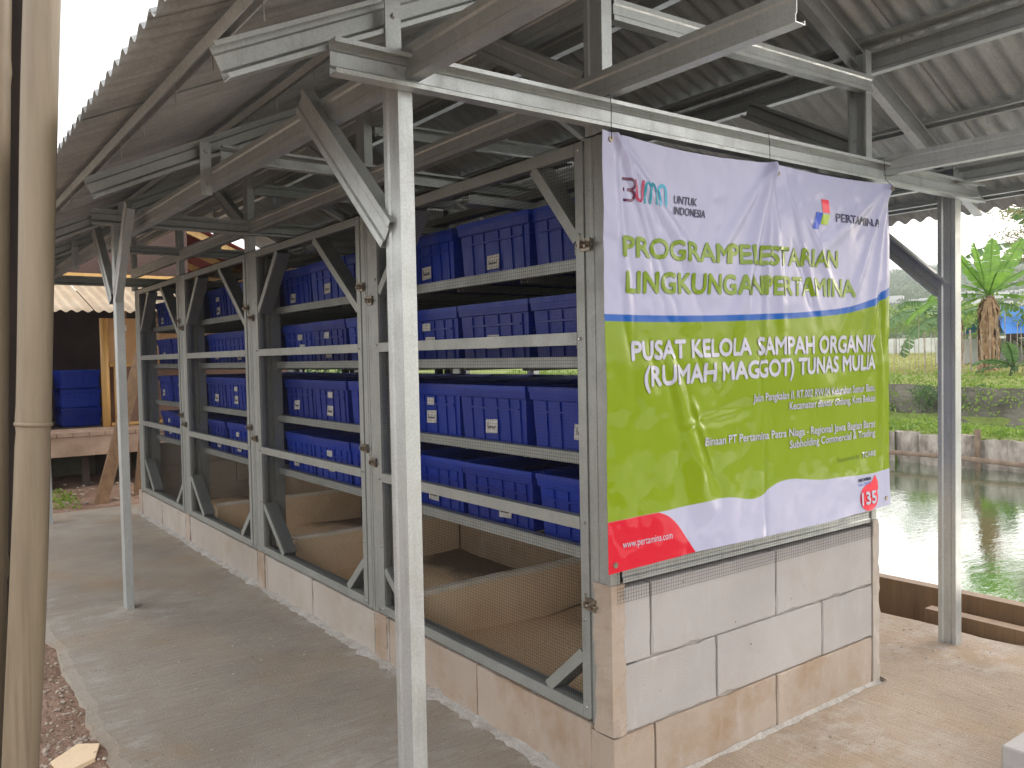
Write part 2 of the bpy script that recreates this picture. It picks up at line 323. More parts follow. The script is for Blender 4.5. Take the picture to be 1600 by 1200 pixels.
# trodden red earth beside the slab and towards the hut
g = MB(); nx, ny = 90, 190; x0, x1, y0, y1 = -3.4, 2.2, -1.8, 9.6
def ez(x, y):
    b = -.022 + .020 * fbm(x, y, 3.5, 5) + .012 * fbm(x + 9, y, 14, 3)
    if -1.03 < x < 2.3 and y < 6.3: b = -.13
    return b
g.add([(x0 + (x1 - x0) * i / nx, y0 + (y1 - y0) * j / ny, ez(x0 + (x1 - x0) * i / nx, y0 + (y1 - y0) * j / ny)) for j in range(ny + 1) for i in range(nx + 1)],
      [(j * (nx + 1) + i, j * (nx + 1) + i + 1, (j + 1) * (nx + 1) + i + 1, (j + 1) * (nx + 1) + i) for j in range(ny) for i in range(nx)])
tag(g.build('earth', M['dirt'], smooth=True), kind='structure')
# concrete slab with a ragged left edge
g = MB(); ny = 180; L = []; Rr = []
for j in range(ny + 1):
    y = -3.0 + 9.35 * j / ny
    L.append((-1.08 + .022 * fbm(0, y, 3, 4) + .012 * fbm(3, y, 19, 3), y)); Rr.append((2.2 + .02 * fbm(5, y, 4, 3), y))
vs = []; fs = []
for (l, y), (r, _) in zip(L, Rr):
    vs += [(l - .03, y, -.06), (l - .008, y, -.008), (l + .03, y, 0), (-.0, y, 0), (1.4, y, 0), (r, y, 0), (r + .01, y, -.12)]
for j in range(ny):
    for i in range(6): a = j * 7 + i; fs.append((a, a + 1, a + 8, a + 7))
vs += [(-1.08, 6.36, -.13), (2.2, 6.36, -.13)]; k = ny * 7
fs.append((k + 2, k + 5, len(vs) - 1, len(vs) - 2))
g.add(vs, fs); tag(g.build('concrete_floor', M['floor']), kind='structure')
# water
g = MB(); g.add([(2.75, -40, -.4), (10.42, -40, -.4), (10.42, 60, -.4), (2.75, 60, -.4)], [(0, 1, 2, 3)])
tag(g.build('pond_water', M['water']), kind='structure')
g = MB(); g.add([(11.4, -40, 0), (13.0, -40, 0), (13.0, 60, 0), (11.4, 60, 0)], [(0, 1, 2, 3)])
tag(g.build('ditch_water', M['water']), kind='structure')

# ------------------------------------------------------------------ masonry base of the cage
base = empty('masonry_base', 'low masonry base of pale aerated concrete blocks under the mesh cage', 'wall')
W, LEN = 1.39, 5.86
core = MB()
core.box(.012, .098, .012, LEN - .01, 0, .192); core.box(.105, W - .01, .012, .088, 0, .600)
core.box(W - .09, W - .01, .095, LEN - .01, 0, .592); core.box(.105, W - .095, LEN - .09, LEN - .012, 0, .592)
core.build('mortar_core', M['mortar'], base)
_bm = {}
def block(x0, x1, y0, y1, z0, z1, mat):
    key = (round(x1 - x0, 3), round(y1 - y0, 3), round(z1 - z0, 3), mat)
    if key not in _bm:
        m = MB(); a, b, c = (x1 - x0) / 2, (y1 - y0) / 2, (z1 - z0) / 2; e = .003
        if mat == 'block_in':
            ring = lambda z, q: [(-a + q, -b + q, z), (a - q, -b + q, z), (a - q, b - q, z), (-a + q, b - q, z)]
            rings = [ring(-c, e), ring(-c + e, 0), ring(c - e, 0), ring(c, e)]; vs = sum(rings, [])
            fs = [(0, 3, 2, 1), (12, 13, 14, 15)] + [(r * 4 + k, r * 4 + (k + 1) % 4, r * 4 + 4 + (k + 1) % 4, r * 4 + 4 + k) for r in range(3) for k in range(4)]
        else:          # worn edges: outline of the exposed face nibbled unevenly, front face along the long thin side
            lx, fx = (a, 'x') if a > b else (b, 'y'); w2 = b if fx == 'x' else a
            n1, n2 = max(3, int(lx / .02)), 5; out = [(-lx + 2 * lx * i / n1, -c) for i in range(n1)] + [(lx, -c + 2 * c * i / n2) for i in range(n2)] + [(lx - 2 * lx * i / n1, c) for i in range(n1)] + [(-lx, c - 2 * c * i / n2) for i in range(n2)]
            N = len(out); vs = []
            for dep, ins in ((-w2, .0028), (-w2 + .004, .0008), (w2, .0)):
                for (p, q) in out:
                    r_ = ins * R.uniform(.2, 1.5) + (R.uniform(.002, .008) if ins > 0 and R.random() < .07 else 0)
                    p2 = p - math.copysign(min(r_, lx * .5), p) * (abs(p) > lx - 1e-6); q2 = q - math.copysign(r_, q) * (abs(q) > c - 1e-6)
                    vs.append((p2, dep, q2) if fx == 'x' else (dep, p2, q2))
            fs = [(k, (k + 1) % N, N + (k + 1) % N, N + k) for k in range(N)] + [(N + k, N + (k + 1) % N, 2 * N + (k + 1) % N, 2 * N + k) for k in range(N)] + [tuple(range(N)), tuple(range(2 * N, 3 * N))[::-1]]
        m.add(vs, fs); _bm[key] = m.mesh('concrete_block', M[mat])
    j = lambda s: R.uniform(-s, s)
    return link('concrete_block', _bm[key], base, ((x0 + x1) / 2 + j(.0012), (y0 + y1) / 2 + j(.0012), (z0 + z1) / 2), (0, j(.002), j(.002)))
G = .003
def run(axis, a0, a1, joints, z0, z1, fixed, mat):
    e = [a0] + [q for q in joints if a0 + .02 < q < a1 - .02] + [a1]
    for p, q in zip(e[:-1], e[1:]):
        if axis == 'x': block(p + G, q - G, fixed[0], fixed[1], z0 + G, z1 - G, mat)
        else: block(fixed[0], fixed[1], p + G, q - G, z0 + G, z1 - G, mat)
# long side, one course (joints read from the photograph)
run('y', .09, 1.347, [.695], 0, .2, (0, .104), 'block_low'); run('y', 1.347, LEN, [1.475, 2.15, 2.776, 2.93, 3.6, 4.3, 4.43, 5.1, 5.7], 0, .2, (0, .104), 'block_mid')
# gable side, three courses
cs = [(0, .185, [.172, .763], 'block_low'), (.185, .385, [.453, 1.029], 'block'), (.385, .612, [.160, .762], 'block')]
for z0, z1, jo, mt in cs: run('x', .045 if z0 > .1 else .0, W - .035, jo, z0, z1, (0, .10), mt)
for i in range(3):
    z0, z1 = i * .2, i * .2 + .2
    run('y', .1, LEN - .1, [.3 * (i % 2) + .6 * k for k in range(1, 11)], z0, z1, (W - .1, W), 'block_in')
    run('x', .1, W - .1, [.3 * (i % 2) + .5 * k for k in range(0, 4)], z0, z1, (LEN - .1, LEN), 'block_in')
# plastered corner columns
def column(name, cx, cy, wx, wy, z0, z1, mat, seed):
    m = MB(); n = 26; per = 8; vs = []; fs = []
    for i in range(n + 1):
        z = z0 + (z1 - z0) * i / n
        for k, (a, b) in enumerate([(-1, -1), (0, -1), (1, -1), (1, 0), (1, 1), (0, 1), (-1, 1), (-1, 0)]):
            r = .005 * fbm(z * 9 + seed + k, seed, 2, 3)
            vs.append((cx + a * (wx + r), cy + b * (wy + r), z))
    for i in range(n):
        for k in range(per): fs.append((i * per + k, i * per + (k + 1) % per, (i + 1) * per + (k + 1) % per, (i + 1) * per + k))
    fs.append(tuple(range(n * per, n * per + per))); m.add(vs, fs); return m.build(name, M[mat], base)
column('plaster_column', .022, .03, .026, .036, .19, .625, 'block_low', 1)
column('plaster_column', W - .012, .04, .022, .045, 0, .63, 'block_mid', 5)
for yy, sdd in ((1.41, 2), (2.86, 3), (4.36, 4), (5.80, 6)): column('plaster_column', .048, yy, .052, .05, 0, .204, 'block_low', sdd)
# trough panels and fill
for k, yy in enumerate((1.27, 2.64, 4.02)):
    m = MB(); n = 12
    vs = []; 
    for i in range(n + 1):
        x = .108 + (1.18 - .108) * i / n; h = .30 + .004 * fbm(x, yy, 5, 3)
        vs += [(x, yy, .04), (x, yy, h), (x, yy + .035, h), (x, yy + .035, .04)]
    fs = [(i * 4 + q, (i + 1) * 4 + q, (i + 1) * 4 + q + 1, i * 4 + q + 1) for i in range(n) for q in range(3)] + [(0, 1, 2, 3)]
    m.add(vs, fs); m.build('trough_panel', M['board'], base)
    m = MB(); vs = []  # cap strip whose pale colour stands for light on the top edge
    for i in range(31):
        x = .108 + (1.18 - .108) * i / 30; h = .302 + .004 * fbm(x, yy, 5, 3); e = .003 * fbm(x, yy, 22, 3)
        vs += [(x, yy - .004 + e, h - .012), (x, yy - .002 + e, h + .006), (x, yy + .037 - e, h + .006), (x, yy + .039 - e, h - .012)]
    m.add(vs, [(i * 4 + q, (i + 1) * 4 + q, (i + 1) * 4 + q + 1, i * 4 + q + 1) for i in range(30) for q in range(3)] + [(0, 1, 2, 3)]); m.build('toplit_cap', M['cap'], base)
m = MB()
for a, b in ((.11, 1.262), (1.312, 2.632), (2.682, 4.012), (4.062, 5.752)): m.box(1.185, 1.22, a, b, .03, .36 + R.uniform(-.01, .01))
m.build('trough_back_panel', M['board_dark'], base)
m = MB(); nx, ny = 36, 150
m.add([(.1 + 1.2 * i / nx, .08 + 5.7 * j / ny, .075 + .022 * fbm(.1 + 1.2 * i / nx, .08 + 5.7 * j / ny, 2.2, 5)) for j in range(ny + 1) for i in range(nx + 1)],
      [(j * (nx + 1) + i, j * (nx + 1) + i + 1, (j + 1) * (nx + 1) + i + 1, (j + 1) * (nx + 1) + i) for j in range(ny) for i in range(nx)])
tag(m.build('trough_substrate', M['fill'], smooth=True), 'brown and tan loose larva substrate lying in the masonry troughs', 'substrate', kind='stuff')
# mortar spill at the foot of the walls
m = MB()
def spill(a, b, nrm, wd, seed):
    a, b = V(a), V(b); n = int((b - a).length / .03); vs = []
    for i in range(n + 1):
        p = a.lerp(b, i / n); r = max(.004, wd * (.7 + .5 * fbm(i * .37, seed, 1.9, 5) + R.uniform(-.12, .12))); h = max(.003, .5 * r * (.8 + .6 * fbm(i * .3, seed + 4, 1, 3)))
        vs += [p + Z_ * (h + .004), p + V(nrm) * r * .5 + Z_ * h * .7, p + V(nrm) * r + Z_ * .001]
    m.add(vs, [(i * 3 + q, i * 3 + q + 1, i * 3 + q + 4, i * 3 + q + 3) for i in range(n) for q in range(2)])
spill((.001, -.01, 0), (.001, LEN, 0), (-1, 0, 0), .045, 1); spill((-.01, -.001, 0), (W, -.001, 0), (0, -1, 0), .02, 2)
spill((W + .008, -.02, 0), (W + .008, LEN, 0), (1, 0, 0), .04, 3)
m.build('mortar_fillet', M['mortar_light'], base, smooth=True)

# ------------------------------------------------------------------ steel cage
cage = empty('mesh_cage', 'long grey steel and wire mesh cage holding shelves of blue crates', 'cage')
POSTS = [(.0, .082), (1.408, 1.522), (2.842, 2.985), (4.285, 4.43), (5.66, 5.79)]
ZB, ZT = .205, 1.895
for x, op in ((.0, 1), (W, -1)):
    for a, b in POSTS:
        wdt = (b - a); z0 = ZB if x == 0 else .6
        if wdt < .1: chan('post', cage, (x, (a + b) / 2, z0), (x, (a + b) / 2, ZT), Y_, X_ * op, M['frame'], h=wdt)
        else:
            h = wdt / 2 - .002
            chan('post', cage, (x, a + h / 2, z0), (x, a + h / 2, ZT), Y_, X_ * op, M['frame'], h=h)
            chan('post', cage, (x, b - h / 2, z0), (x, b - h / 2, ZT), Y_, X_ * op, M['frame'], h=h)
    chan('sill', cage, (x + op * .004, .083, z0 + .004), (x + op * .004, 5.79, z0 + .004), X_, Z_, M['frame'], h=.07, fl=.02) if x else None
# jamb columns standing inside
for a, b in POSTS[1:]:
    for x in (.04, W - .04): chan('jamb', cage, (x, a - .004, .205 if x < 1 else .6), (x, a - .004, ZT - .03), X_, Y_, M['frame'])
for a, b in POSTS[:-1]:
    for x in (.04, W - .04): chan('jamb', cage, (x, b + .004, .205 if x < 1 else .6), (x, b + .004, ZT - .03), X_, -Y_, M['frame'])
# sill channel on the long wall
chan('sill', cage, (.045, .10, .206), (.045, 5.79, .206), X_, Z_, M['frame'], h=.085, fl=.018)
def strands(m, org, u, v, lu, lv, pitch, r):
    u, v = V(u), V(v); n = u.cross(v); org = V(org)
    def st(p, q, s):
        m.add([p - s * r, p + n * r, p + s * r, p - n * r, q - s * r, q + n * r, q + s * r, q - n * r], [(0, 1, 5, 4), (1, 2, 6, 5), (2, 3, 7, 6), (3, 0, 4, 7)])
    for i in range(int(lu / pitch) + 1): st(org + u * i * pitch, org + u * i * pitch + v * lv, u)
    for i in range(int(lv / pitch) + 1): st(org + v * i * pitch, org + v * i * pitch + u * lu, v)
def latch(par, y, z, x=-.006):
    m = MB(); m.box(x - .004, x + .004, y - .022, y + .022, z - .018, z - .004); m.box(x - .004, x + .004, y - .022, y + .022, z + .004, z + .018)
    m.tube([(x - .010, y - .034, z), (x - .010, y + .026, z)], .0042, 8); m.tube([(x - .010, y - .012, z), (x - .03, y - .014, z + .006)], .0035, 6)
    for dy in (-.012, .012): m.box(x - .016, x - .004, y + dy - .004, y + dy + .004, z - .009, z + .009)
    m.tube([(x - .006, y + .01, z + .03), (x - .014, y + .012, z + .034), (x - .010, y + .005, z + .012)], .0018, 5)
    return m.build('latch', M['latch'], par)
def screw(m, p, nrm, r=.0055):
    p, nrm = V(p), V(nrm).normalized(); m.tube([p, p + nrm * .002, p + nrm * .006], [r * 1.5, r, r * .8], 6)
screws = MB()
for k in range(4):
    y0, y1 = POSTS[k][1] + .004, POSTS[k + 1][0] - .004
    for side, x, op in ((0, -.004, 1), (1, W + .004, -1)):
        zb = .215 if side == 0 else .61
        m = MB()
        m.channel((x, y0 + .018, zb), (x, y0 + .018, ZT - .004), Y_, X_ * op, h=.035, fl=.03, lip=.006)
        m.channel((x, y1 - .018, zb), (x, y1 - .018, ZT - .004), Y_, X_ * op, h=.035, fl=.03, lip=.006)
        m.channel((x, y0 + .037, ZT - .022), (x, y1 - .037, ZT - .022), Z_, X_ * op, h=.035, fl=.03, lip=.006)
        m.channel((x, y0 + .037, zb + .016), (x, y1 - .037, zb + .016), Z_, X_ * op, h=.032, fl=.03, lip=.006)
        door = m.build('door', M['frame'], cage)
        for z in (.787, 1.328):
            if side == 1 and z < 1: continue
            mm = MB(); mm.channel((x - .001 * op, y0 + .037, z), (x - .001 * op, y1 - .037, z), Z_, X_ * op, h=.037, fl=.03, lip=.006); mm.build('rail', M['frame'], door)
        if side == 0:
            tl = (.20, .24) if k == 0 else (.46, .36)
            for (ya, yb, s_) in ((y0 + .037, y0 + .037 + tl[0], 1), (y1 - .037, y1 - .037 - .30, -1)):
                dz = tl[1] if s_ == 1 else .30
                mm = MB(); mm.channel((x + .003, ya, ZT - .04 - dz), (x + .003, yb, ZT - .04), V((0, 1, .6 * s_)), X_, h=.034, fl=.072, lip=.008); mm.build('brace', M['frame'], door)
            for (ya, yb, s_) in ((y0 + .037, y0 + .037 + .17, 1), (y1 - .037, y1 - .037 - .28 + (.09 if k == 0 else 0), -1)):
                dz = .15 if s_ == 1 or k == 0 else .23
                mm = MB(); mm.channel((x + .003, ya, .248 + dz), (x + .003, yb, .248), V((0, 1, .6)), X_, h=.034, fl=.072, lip=.008); mm.build('brace', M['frame'], door)
            for yy in (y0 + .018, y1 - .018):
                for z in (.235, .50, .787, 1.328, 1.60, 1.87): screw(screws, (x - .001, yy + R.uniform(-.004, .004), z + R.uniform(-.01, .01)), -X_, .004)
            for z in ((1.585, .55) if k == 0 else (1.58, .90)):
                latch(door, y0 - .008, z + R.uniform(-.01, .01))
                if k: latch(door, y0 - .09, z - .055)
        mm = MB(); strands(mm, (x + .012 * op, y0 + .02, zb), Y_, Z_, y1 - y0 - .04, ZT - zb - .02, .0105 if side == 0 else .0127, .00040 if side == 0 else .0004)
        tag(mm.build('wire_mesh', M['wire'], door), kind='stuff')
tag(screws.build('screws', M['screw'], cage), kind='stuff')
# top and gable mesh, ceiling members
mm = MB(); strands(mm, (.0, .02, ZT + .004), X_, Y_, W, 5.75, .0127, .0005); tag(mm.build('ceiling_mesh', M['wire'], cage), kind='stuff')
mm = MB(); strands(mm, (.02, -.007, .572), X_, Z_, W - .05, 1.32, .0105, .0004); tag(mm.build('gable_mesh', M['wire'], cage), kind='stuff')
for x in (.35, .7, 1.05): chan('ceiling_batten', cage, (x, .03, ZT - .03), (x, 5.78, ZT - .03), X_, Z_, M['frame'], h=.05, fl=.03)
for y in (.04, .75, 1.43, 2.2, 2.9, 3.65, 4.34, 5.0, 5.72): chan('ceiling_batten', cage, (.03, y, ZT - .075), (W - .03, y, ZT - .075), Y_, Z_, M['frame'], h=.05, fl=.03)
for x in (0.04, W): pass
chan('gable_sill', cage, (.05, .001, .652), (W - .04, .001, .652), Z_, Y_, M['steel'], h=.055, fl=.06)
chan('gable_post', cage, (.02, .002, .67), (.02, .002, ZT), X_, Y_, M['frame'], h=.036)
chan('gable_post', cage, (W - .02, .002, .63), (W - .02, .002, ZT), X_, Y_, M['frame'], h=.036)
chan('gable_post', cage, (.70, .004, .68), (.70, .004, ZT), X_, Y_, M['frame'], h=.05)
chan('gable_rail', cage, (.04, .004, 1.31), (W - .04, .004, 1.31), Z_, Y_, M['frame'], h=.04)

# ------------------------------------------------------------------ open shed above
shed = empty('open_shed', 'open steel shed with corrugated gable roof standing over the mesh cage', 'shed')
SL = .47; RX = .7
def zt(x): return 2.74 - SL * abs(x - RX)
TR = (0, 1.46, 2.92, 4.38, 5.83)
def scr(par, pts):
    for p, n in pts[:-1]:
        m = MB(); screw(m, p, n); m.build('screw', M['screw'], par)
    m = MB(); screw(m, *pts[-1])
    return tag(m.build('screw', M['screw'], par), kind='stuff') if len(pts) > 9 else m.build('screw', M['screw'], par)
# posts
for i, (y, zt1) in enumerate(((0, 1.90), (2.92, 1.99), (5.83, 1.93))):
    xp = (-.645, -.697, -.70)[i]
    pl = chan('post', shed, (xp, y + .0375, -.01), (xp, y + .0375, zt1 + .07), Y_, X_, h=.075, fl=.038)
    pr = chan('post', shed, (2.018, y + .0375, -.01), (2.018, y + .0375, zt1 + .10), Y_, X_, h=.075, fl=.05)
    b = chan('tie_beam', shed, (-.815 if i == 0 else -.80, y - .003, zt1 + .036), (2.205, y - .003, zt1 + .036 + (.012 if i == 0 else .0)), Z_, -Y_, h=.076, fl=.036)
    scr(b, [((-.63, y + .001, zt1 + .052), -Y_), ((-.63, y + .001, zt1 + .022), -Y_), ((.01, y + .001, zt1 + .050), -Y_), ((.008, y + .001, zt1 + .027), -Y_),
            ((1.385, y + .001, zt1 + .055), -Y_), ((1.385, y + .001, zt1 + .028), -Y_), ((2.1, y + .001, zt1 + .05), -Y_)])
# eave plates and inner plates along the length
chan('wall_plate', shed, (-.63, -.9, 1.955), (-.63, 5.9, 2.005), Z_, X_, h=.075)
chan('wall_plate', shed, (2.04, -.9, 2.005), (2.04, 5.9, 2.02), Z_, -X_, h=.075)
chan('wall_plate', shed, (-.006, -.615, 2.028), (-.006, 5.86, 2.04), Z_, X_, h=.072)
chan('wall_plate', shed, (1.43, -.9, 1.965), (1.43, .9, 1.985), Z_, X_, h=.072)
chan('upper_plate', shed, (.03, .045, 2.30), (.03, 5.86, 2.30), Z_, X_, h=.075)
chan('upper_plate', shed, (1.43, -.9, 2.365), (1.43, 5.86, 2.365), Z_, -X_, h=.085)
chan('ridge_plate', shed, (.7, -.9, 2.60), (.7, 5.9, 2.60), Z_, X_, h=.075)
for y in TR:
    for x in (0.0, 1.39):
        chan('king_post', shed, (x + (-.016 if x else .0), y + .04, (1.90 if y in (0, 2.92, 5.83) else 1.90)), (x + (-.016 if x else .0), y + .04, zt(x) - .02), Y_, X_ * (-1 if x else 1), h=.075, fl=.038)
    chan('collar_beam', shed, (.045, y - .002, 2.245), (1.375, y - .002, 2.275), Z_, -Y_ if y else Y_, h=.06)
    for a, b in ((-1.045, RX - .003), (2.40, RX + .003)):
        o = -.026
        r_ = chan('rafter', shed, (a, y + .038 + (.05 if a > 0 else 0), zt(a) + o * 1.105), (b, y + .038 + (.05 if a > 0 else 0), zt(b) + o * 1.105), Z_, -Y_)
    # little cleats fixing rafter to plate
    for x in (-.655, 2.02):
        m = MB(); m.channel((x, y - .004, zt(x) - .20), (x, y - .004, zt(x) - .005), X_, Y_, h=.04, fl=.004, lip=.001, t=.0015); c = m.build('cleat', M['steel'], shed)
        scr(c, [((x, y - .004, zt(x) - .04), -Y_), ((x, y - .004, zt(x) - .16), -Y_)])
    if y > 0 and y not in (2.92, 5.83):
        chan('collar_beam', shed, (-.6, y, 2.06), (2.0, y, 2.06), Z_, -Y_, h=.06)
# knee braces
def knee(x, y, z0, dy, z1, wd):
    chan('knee_brace', shed, (x, y, z0), (x, y + dy, z1), Y_, X_ * wd, h=.075)
knee(-.655, .06, 1.575, .50, 2.02, 1); knee(-.71, 2.9, 1.62, -.34, 2.04, 1); knee(-.71, 3.0, 1.62, .42, 2.04, 1); knee(-.71, 5.8, 1.62, -.4, 2.04, 1)
knee(2.03, .05, 1.53, .60, 2.08, -1); knee(2.03, 2.95, 1.50, -.5, 2.0, -1); knee(2.03, 3.0, 1.50, .5, 2.0, -1)
knee(.0, .10, 2.05, .50, 2.33, 1); knee(1.40, .08, 2.05, .50, 2.33, -1)
knee(.0, 1.56, 2.05, .50, 2.33, 1); knee(.0, 3.02, 2.05, .50, 2.33, 1)
for y in TR[1:]: chan('strut', shed, (.72, y, 2.28), (.72, y, 2.66), X_, Y_, h=.06)
# purlins
PX = (2.40, 1.88, 1.39, .83, .56, -.07, -.56, -1.05)
for x in PX:
    s = 1 if x > RX else -1
    p = chan('purlin', shed, (x, -.82, zt(x) + .034), (x, 6.2, zt(x) + .034), V((1, 0, -SL * s)), V((0, 0, -1)), h=.042, fl=.02, lip=.007)
# corrugated sheets
def sheet(x0, x1, y0, y1, zf, amp=.0115, pitch=.078, t=.0018, nseg=3, ph=0., seg=8, wob=0):
    m = MB(); n = int(round((y1 - y0) / pitch * seg)); vs = []
    for lay in (0, -t):
        for j in range(n + 1):
            y = y0 + (y1 - y0) * j / n; dz = amp * math.cos(2 * math.pi * (y / pitch) + ph)
            for i in range(nseg + 1):
                x = x0 + (x1 - x0) * i / nseg; e = wob * fbm(x * 2, y, 1.5, 2)
                vs.append((x, y, zf(x) + dz + lay + e))
    c = nseg + 1; N = (n + 1) * c; fs = []
    for j in range(n):
        for i in range(nseg):
            a = j * c + i; fs += [(a, a + 1, a + c + 1, a + c), (N + a, N + a + c, N + a + c + 1, N + a + 1)]
        for i in (0, nseg): a = j * c + i; fs.append((a, a + c, N + a + c, N + a))
    for i in range(nseg):
        for j in (0, n): a = j * c + i; fs.append((a, a + 1, N + a + 1, N + a))
    m.add(vs, fs); return m
y = -.84; k = 0
while y < 6.2:
    y1 = y + .76
    for a, b in ((-1.20, RX + .02), (RX - .02, 2.57)):
        dz = .004 * (k % 2); left = a < RX - .1
        sheet(a, b, y - .02, y1 + .02, (lambda x, q=dz: zt(x) + .066 + q), wob=.002).build('roof_sheet', M['roof'], shed, smooth=True)
    y = y1; k += 1
# roofing screws seen as short points under the purlins
m = MB()
for x in PX:
    for q in range(24):
        yy = -.8 + q * .3 + R.uniform(-.02, .02); m.tube([(x + .012, yy, zt(x) + .03), (x + .014, yy, zt(x) - .022)], .0016, 5)
tag(m.build('screws', M['screw'], shed), kind='stuff')

# ------------------------------------------------------------------ shelves and crates
SH = (.662, .958, 1.258, 1.560)
BAYS = [(.10, 1.39), (1.54, 2.82), (3.0, 4.27), (4.45, 5.65)]
bn = ('nearest', 'second', 'third', 'farthest'); rn = ('bottom', 'third highest', 'second highest', 'top')
def rack_label(i): return ('four tier steel shelf rack in the mesh bay right beside the banner', 'four tier steel shelf rack in the second mesh bay from the banner',
                           'four tier steel shelf rack in the third mesh bay from the banner', 'four tier steel shelf rack in the mesh bay farthest from the banner')[i]
for bi, (a, b) in enumerate(BAYS):
    rk = empty('shelf_rack', rack_label(bi), 'rack', 'shelf racks inside the mesh cage', (.7, (a + b) / 2, .6))
    a2, b2 = a - .0 + .03, b + .015 - .03
    for z in SH:
        m = MB()
        for x, op in ((.10, 1), (1.29, -1)): m.channel((x - .7, a2 - (a + b) / 2, z - .6 - .0), (x - .7, b2 - (a + b) / 2, z - .6), Z_, X_ * op, h=.036, fl=.03, lip=.006)
        for q in range(4):
            yy = a2 + .02 + (b2 - a2 - .04) * q / 3 - (a + b) / 2; m.channel((-.565, yy, z - .6 - .002), (.56, yy, z - .6 - .002), Y_, -Z_, h=.04, fl=.026, lip=.005)
        m.build('shelf', M['frame'], rk)
    for (x, y) in ((.10, a2), (.10, b2), (1.29, a2), (1.29, b2)):
        m = MB(); m.channel((x - .7 + (.003 if x < 1 else -.003), y - (a + b) / 2, .06 - (.36 if x < 1 else 0)), (x - .7, y - (a + b) / 2, 1.25), X_, Y_ if y == b2 else -Y_, h=.05, fl=.03); m.build('upright', M['frame'], rk)
def crate_mesh():
    m = MB(); wy, dx, h = .214, .29, .213
    def rect(a, b, z): return [(-a, -b, z), (a, -b, z), (a, b, z), (-a, b, z)]
    prof = [(dx - .022, wy - .020, 0), (dx - .020, wy - .018, .012), (dx - .012, wy - .010, .168), (dx - .004, wy - .004, .170), (dx - .002, wy - .002, .197),
            (dx - .016, wy - .016, .197), (dx - .034, wy - .034, .010)]
    vs = sum([rect(*q) for q in prof], []); n = len(prof)
    fs = [(3, 2, 1, 0)] + [(r * 4 + k, r * 4 + (k + 1) % 4, r * 4 + 4 + (k + 1) % 4, r * 4 + 4 + k) for r in range(n - 1) for k in range(4)] + [((n - 1) * 4, (n - 1) * 4 + 1, (n - 1) * 4 + 2, (n - 1) * 4 + 3)]
    m.add(vs, fs)
    for sx_ in (-1, 1):                        # raised vertical panels on both short ends
        for yc, hw in ((-.150, .022), (-.082, .026), (0, .034), (.082, .026), (.150, .022)):
            xa, xb = sx_ * (dx - .026), sx_ * (dx - .011)
            lo = [(xa, yc - hw, .014), (xa, yc + hw, .014), (sx_ * (dx - .0145), yc + hw, .014), (sx_ * (dx - .0145), yc - hw, .014)]
            hi = [(xa, yc - hw, .166), (xa, yc + hw, .166), (sx_ * (dx - .0065), yc + hw, .166), (sx_ * (dx - .0065), yc - hw, .166)]
            m.add(lo + hi, [(0, 1, 2, 3), (4, 7, 6, 5), (3, 2, 6, 7), (0, 3, 7, 4), (1, 5, 6, 2)])
        m.box(min(sx_ * (dx - .02), sx_ * (dx - .003)), max(sx_ * (dx - .02), sx_ * (dx - .003)), -.168, .168, .128, .134)
    for sy in (-1, 1):
        for xc in (-.2, -.1, 0, .1, .2):
            y0, y1 = sorted((sy * (wy - .028), sy * (wy - .008))); m.box(xc - .005, xc + .005, y0, y1, .014, .166)
    return m.mesh('body', M['crate'])
def rim_mesh():
    m = MB(); wy, dx = .214, .29
    o = [(-dx, -wy), (dx, -wy), (dx, wy), (-dx, wy)]; q = .017; i = [(-dx + q, -wy + q), (dx - q, -wy + q), (dx - q, wy - q), (-dx + q, wy - q)]
    vs = [(*p, .196) for p in o] + [(*p, .213) for p in o] + [(*p, .213) for p in i] + [(*p, .196) for p in i]
    fs = [(r * 4 + k, r * 4 + (k + 1) % 4, (r * 4 + 4 + (k + 1) % 4) % 16, (r * 4 + 4 + k) % 16) for r in range(4) for k in range(4)]
    m.add(vs, fs); return m.mesh('rim', M['crate'])
def tag_mesh():
    m = MB(); m.box(-.0012, 0, -.036, .036, -.025, .025); return m.mesh('paper_tag', M['paper'])
def scrib_mesh(seed):
    r = random.Random(seed); m = MB(); x = -.0018; y = .026
    pts = []
    for q in range(16): pts.append((x, y - q * .0034, -.006 + (.010 if q % 2 else -.003) * r.uniform(.3, 1) + (.012 if q == 1 else 0)))
    for a, b in zip(pts[:-1], pts[1:]): m.bar(a, b, Z_, X_, .0016, .0004)
    return m.mesh('handwriting', M['ink'])
CM, RM, TM = crate_mesh(), rim_mesh(), tag_mesh(); SM = [scrib_mesh(q) for q in range(5)]
def crate(x, y, z, label, group, face=1, tagged=True, rz=0, ty=0):
    o = empty('crate', label, 'crate', group, (x, y, z), rz)
    b = link('body', CM, o); link('rim', RM, o)
    if tagged:
        t_ = link('paper_tag', TM, o, (-.281, ty, .066 + R.uniform(-.014, .016)), (0, .06, 0)); t_.rotation_euler.x = R.uniform(-.05, .05)
        link('handwriting', SM[R.randrange(5)], t_)
        if R.random() < .22:
            t2 = link('paper_tag', TM, o, (-.2865, ty + R.uniform(-.02, .02), .142), (0, .03, R.uniform(-.04, .04))); t2.scale = (1, R.uniform(.7, 1), .6)
    return o
pn = ('rightmost', 'middle', 'leftmost')
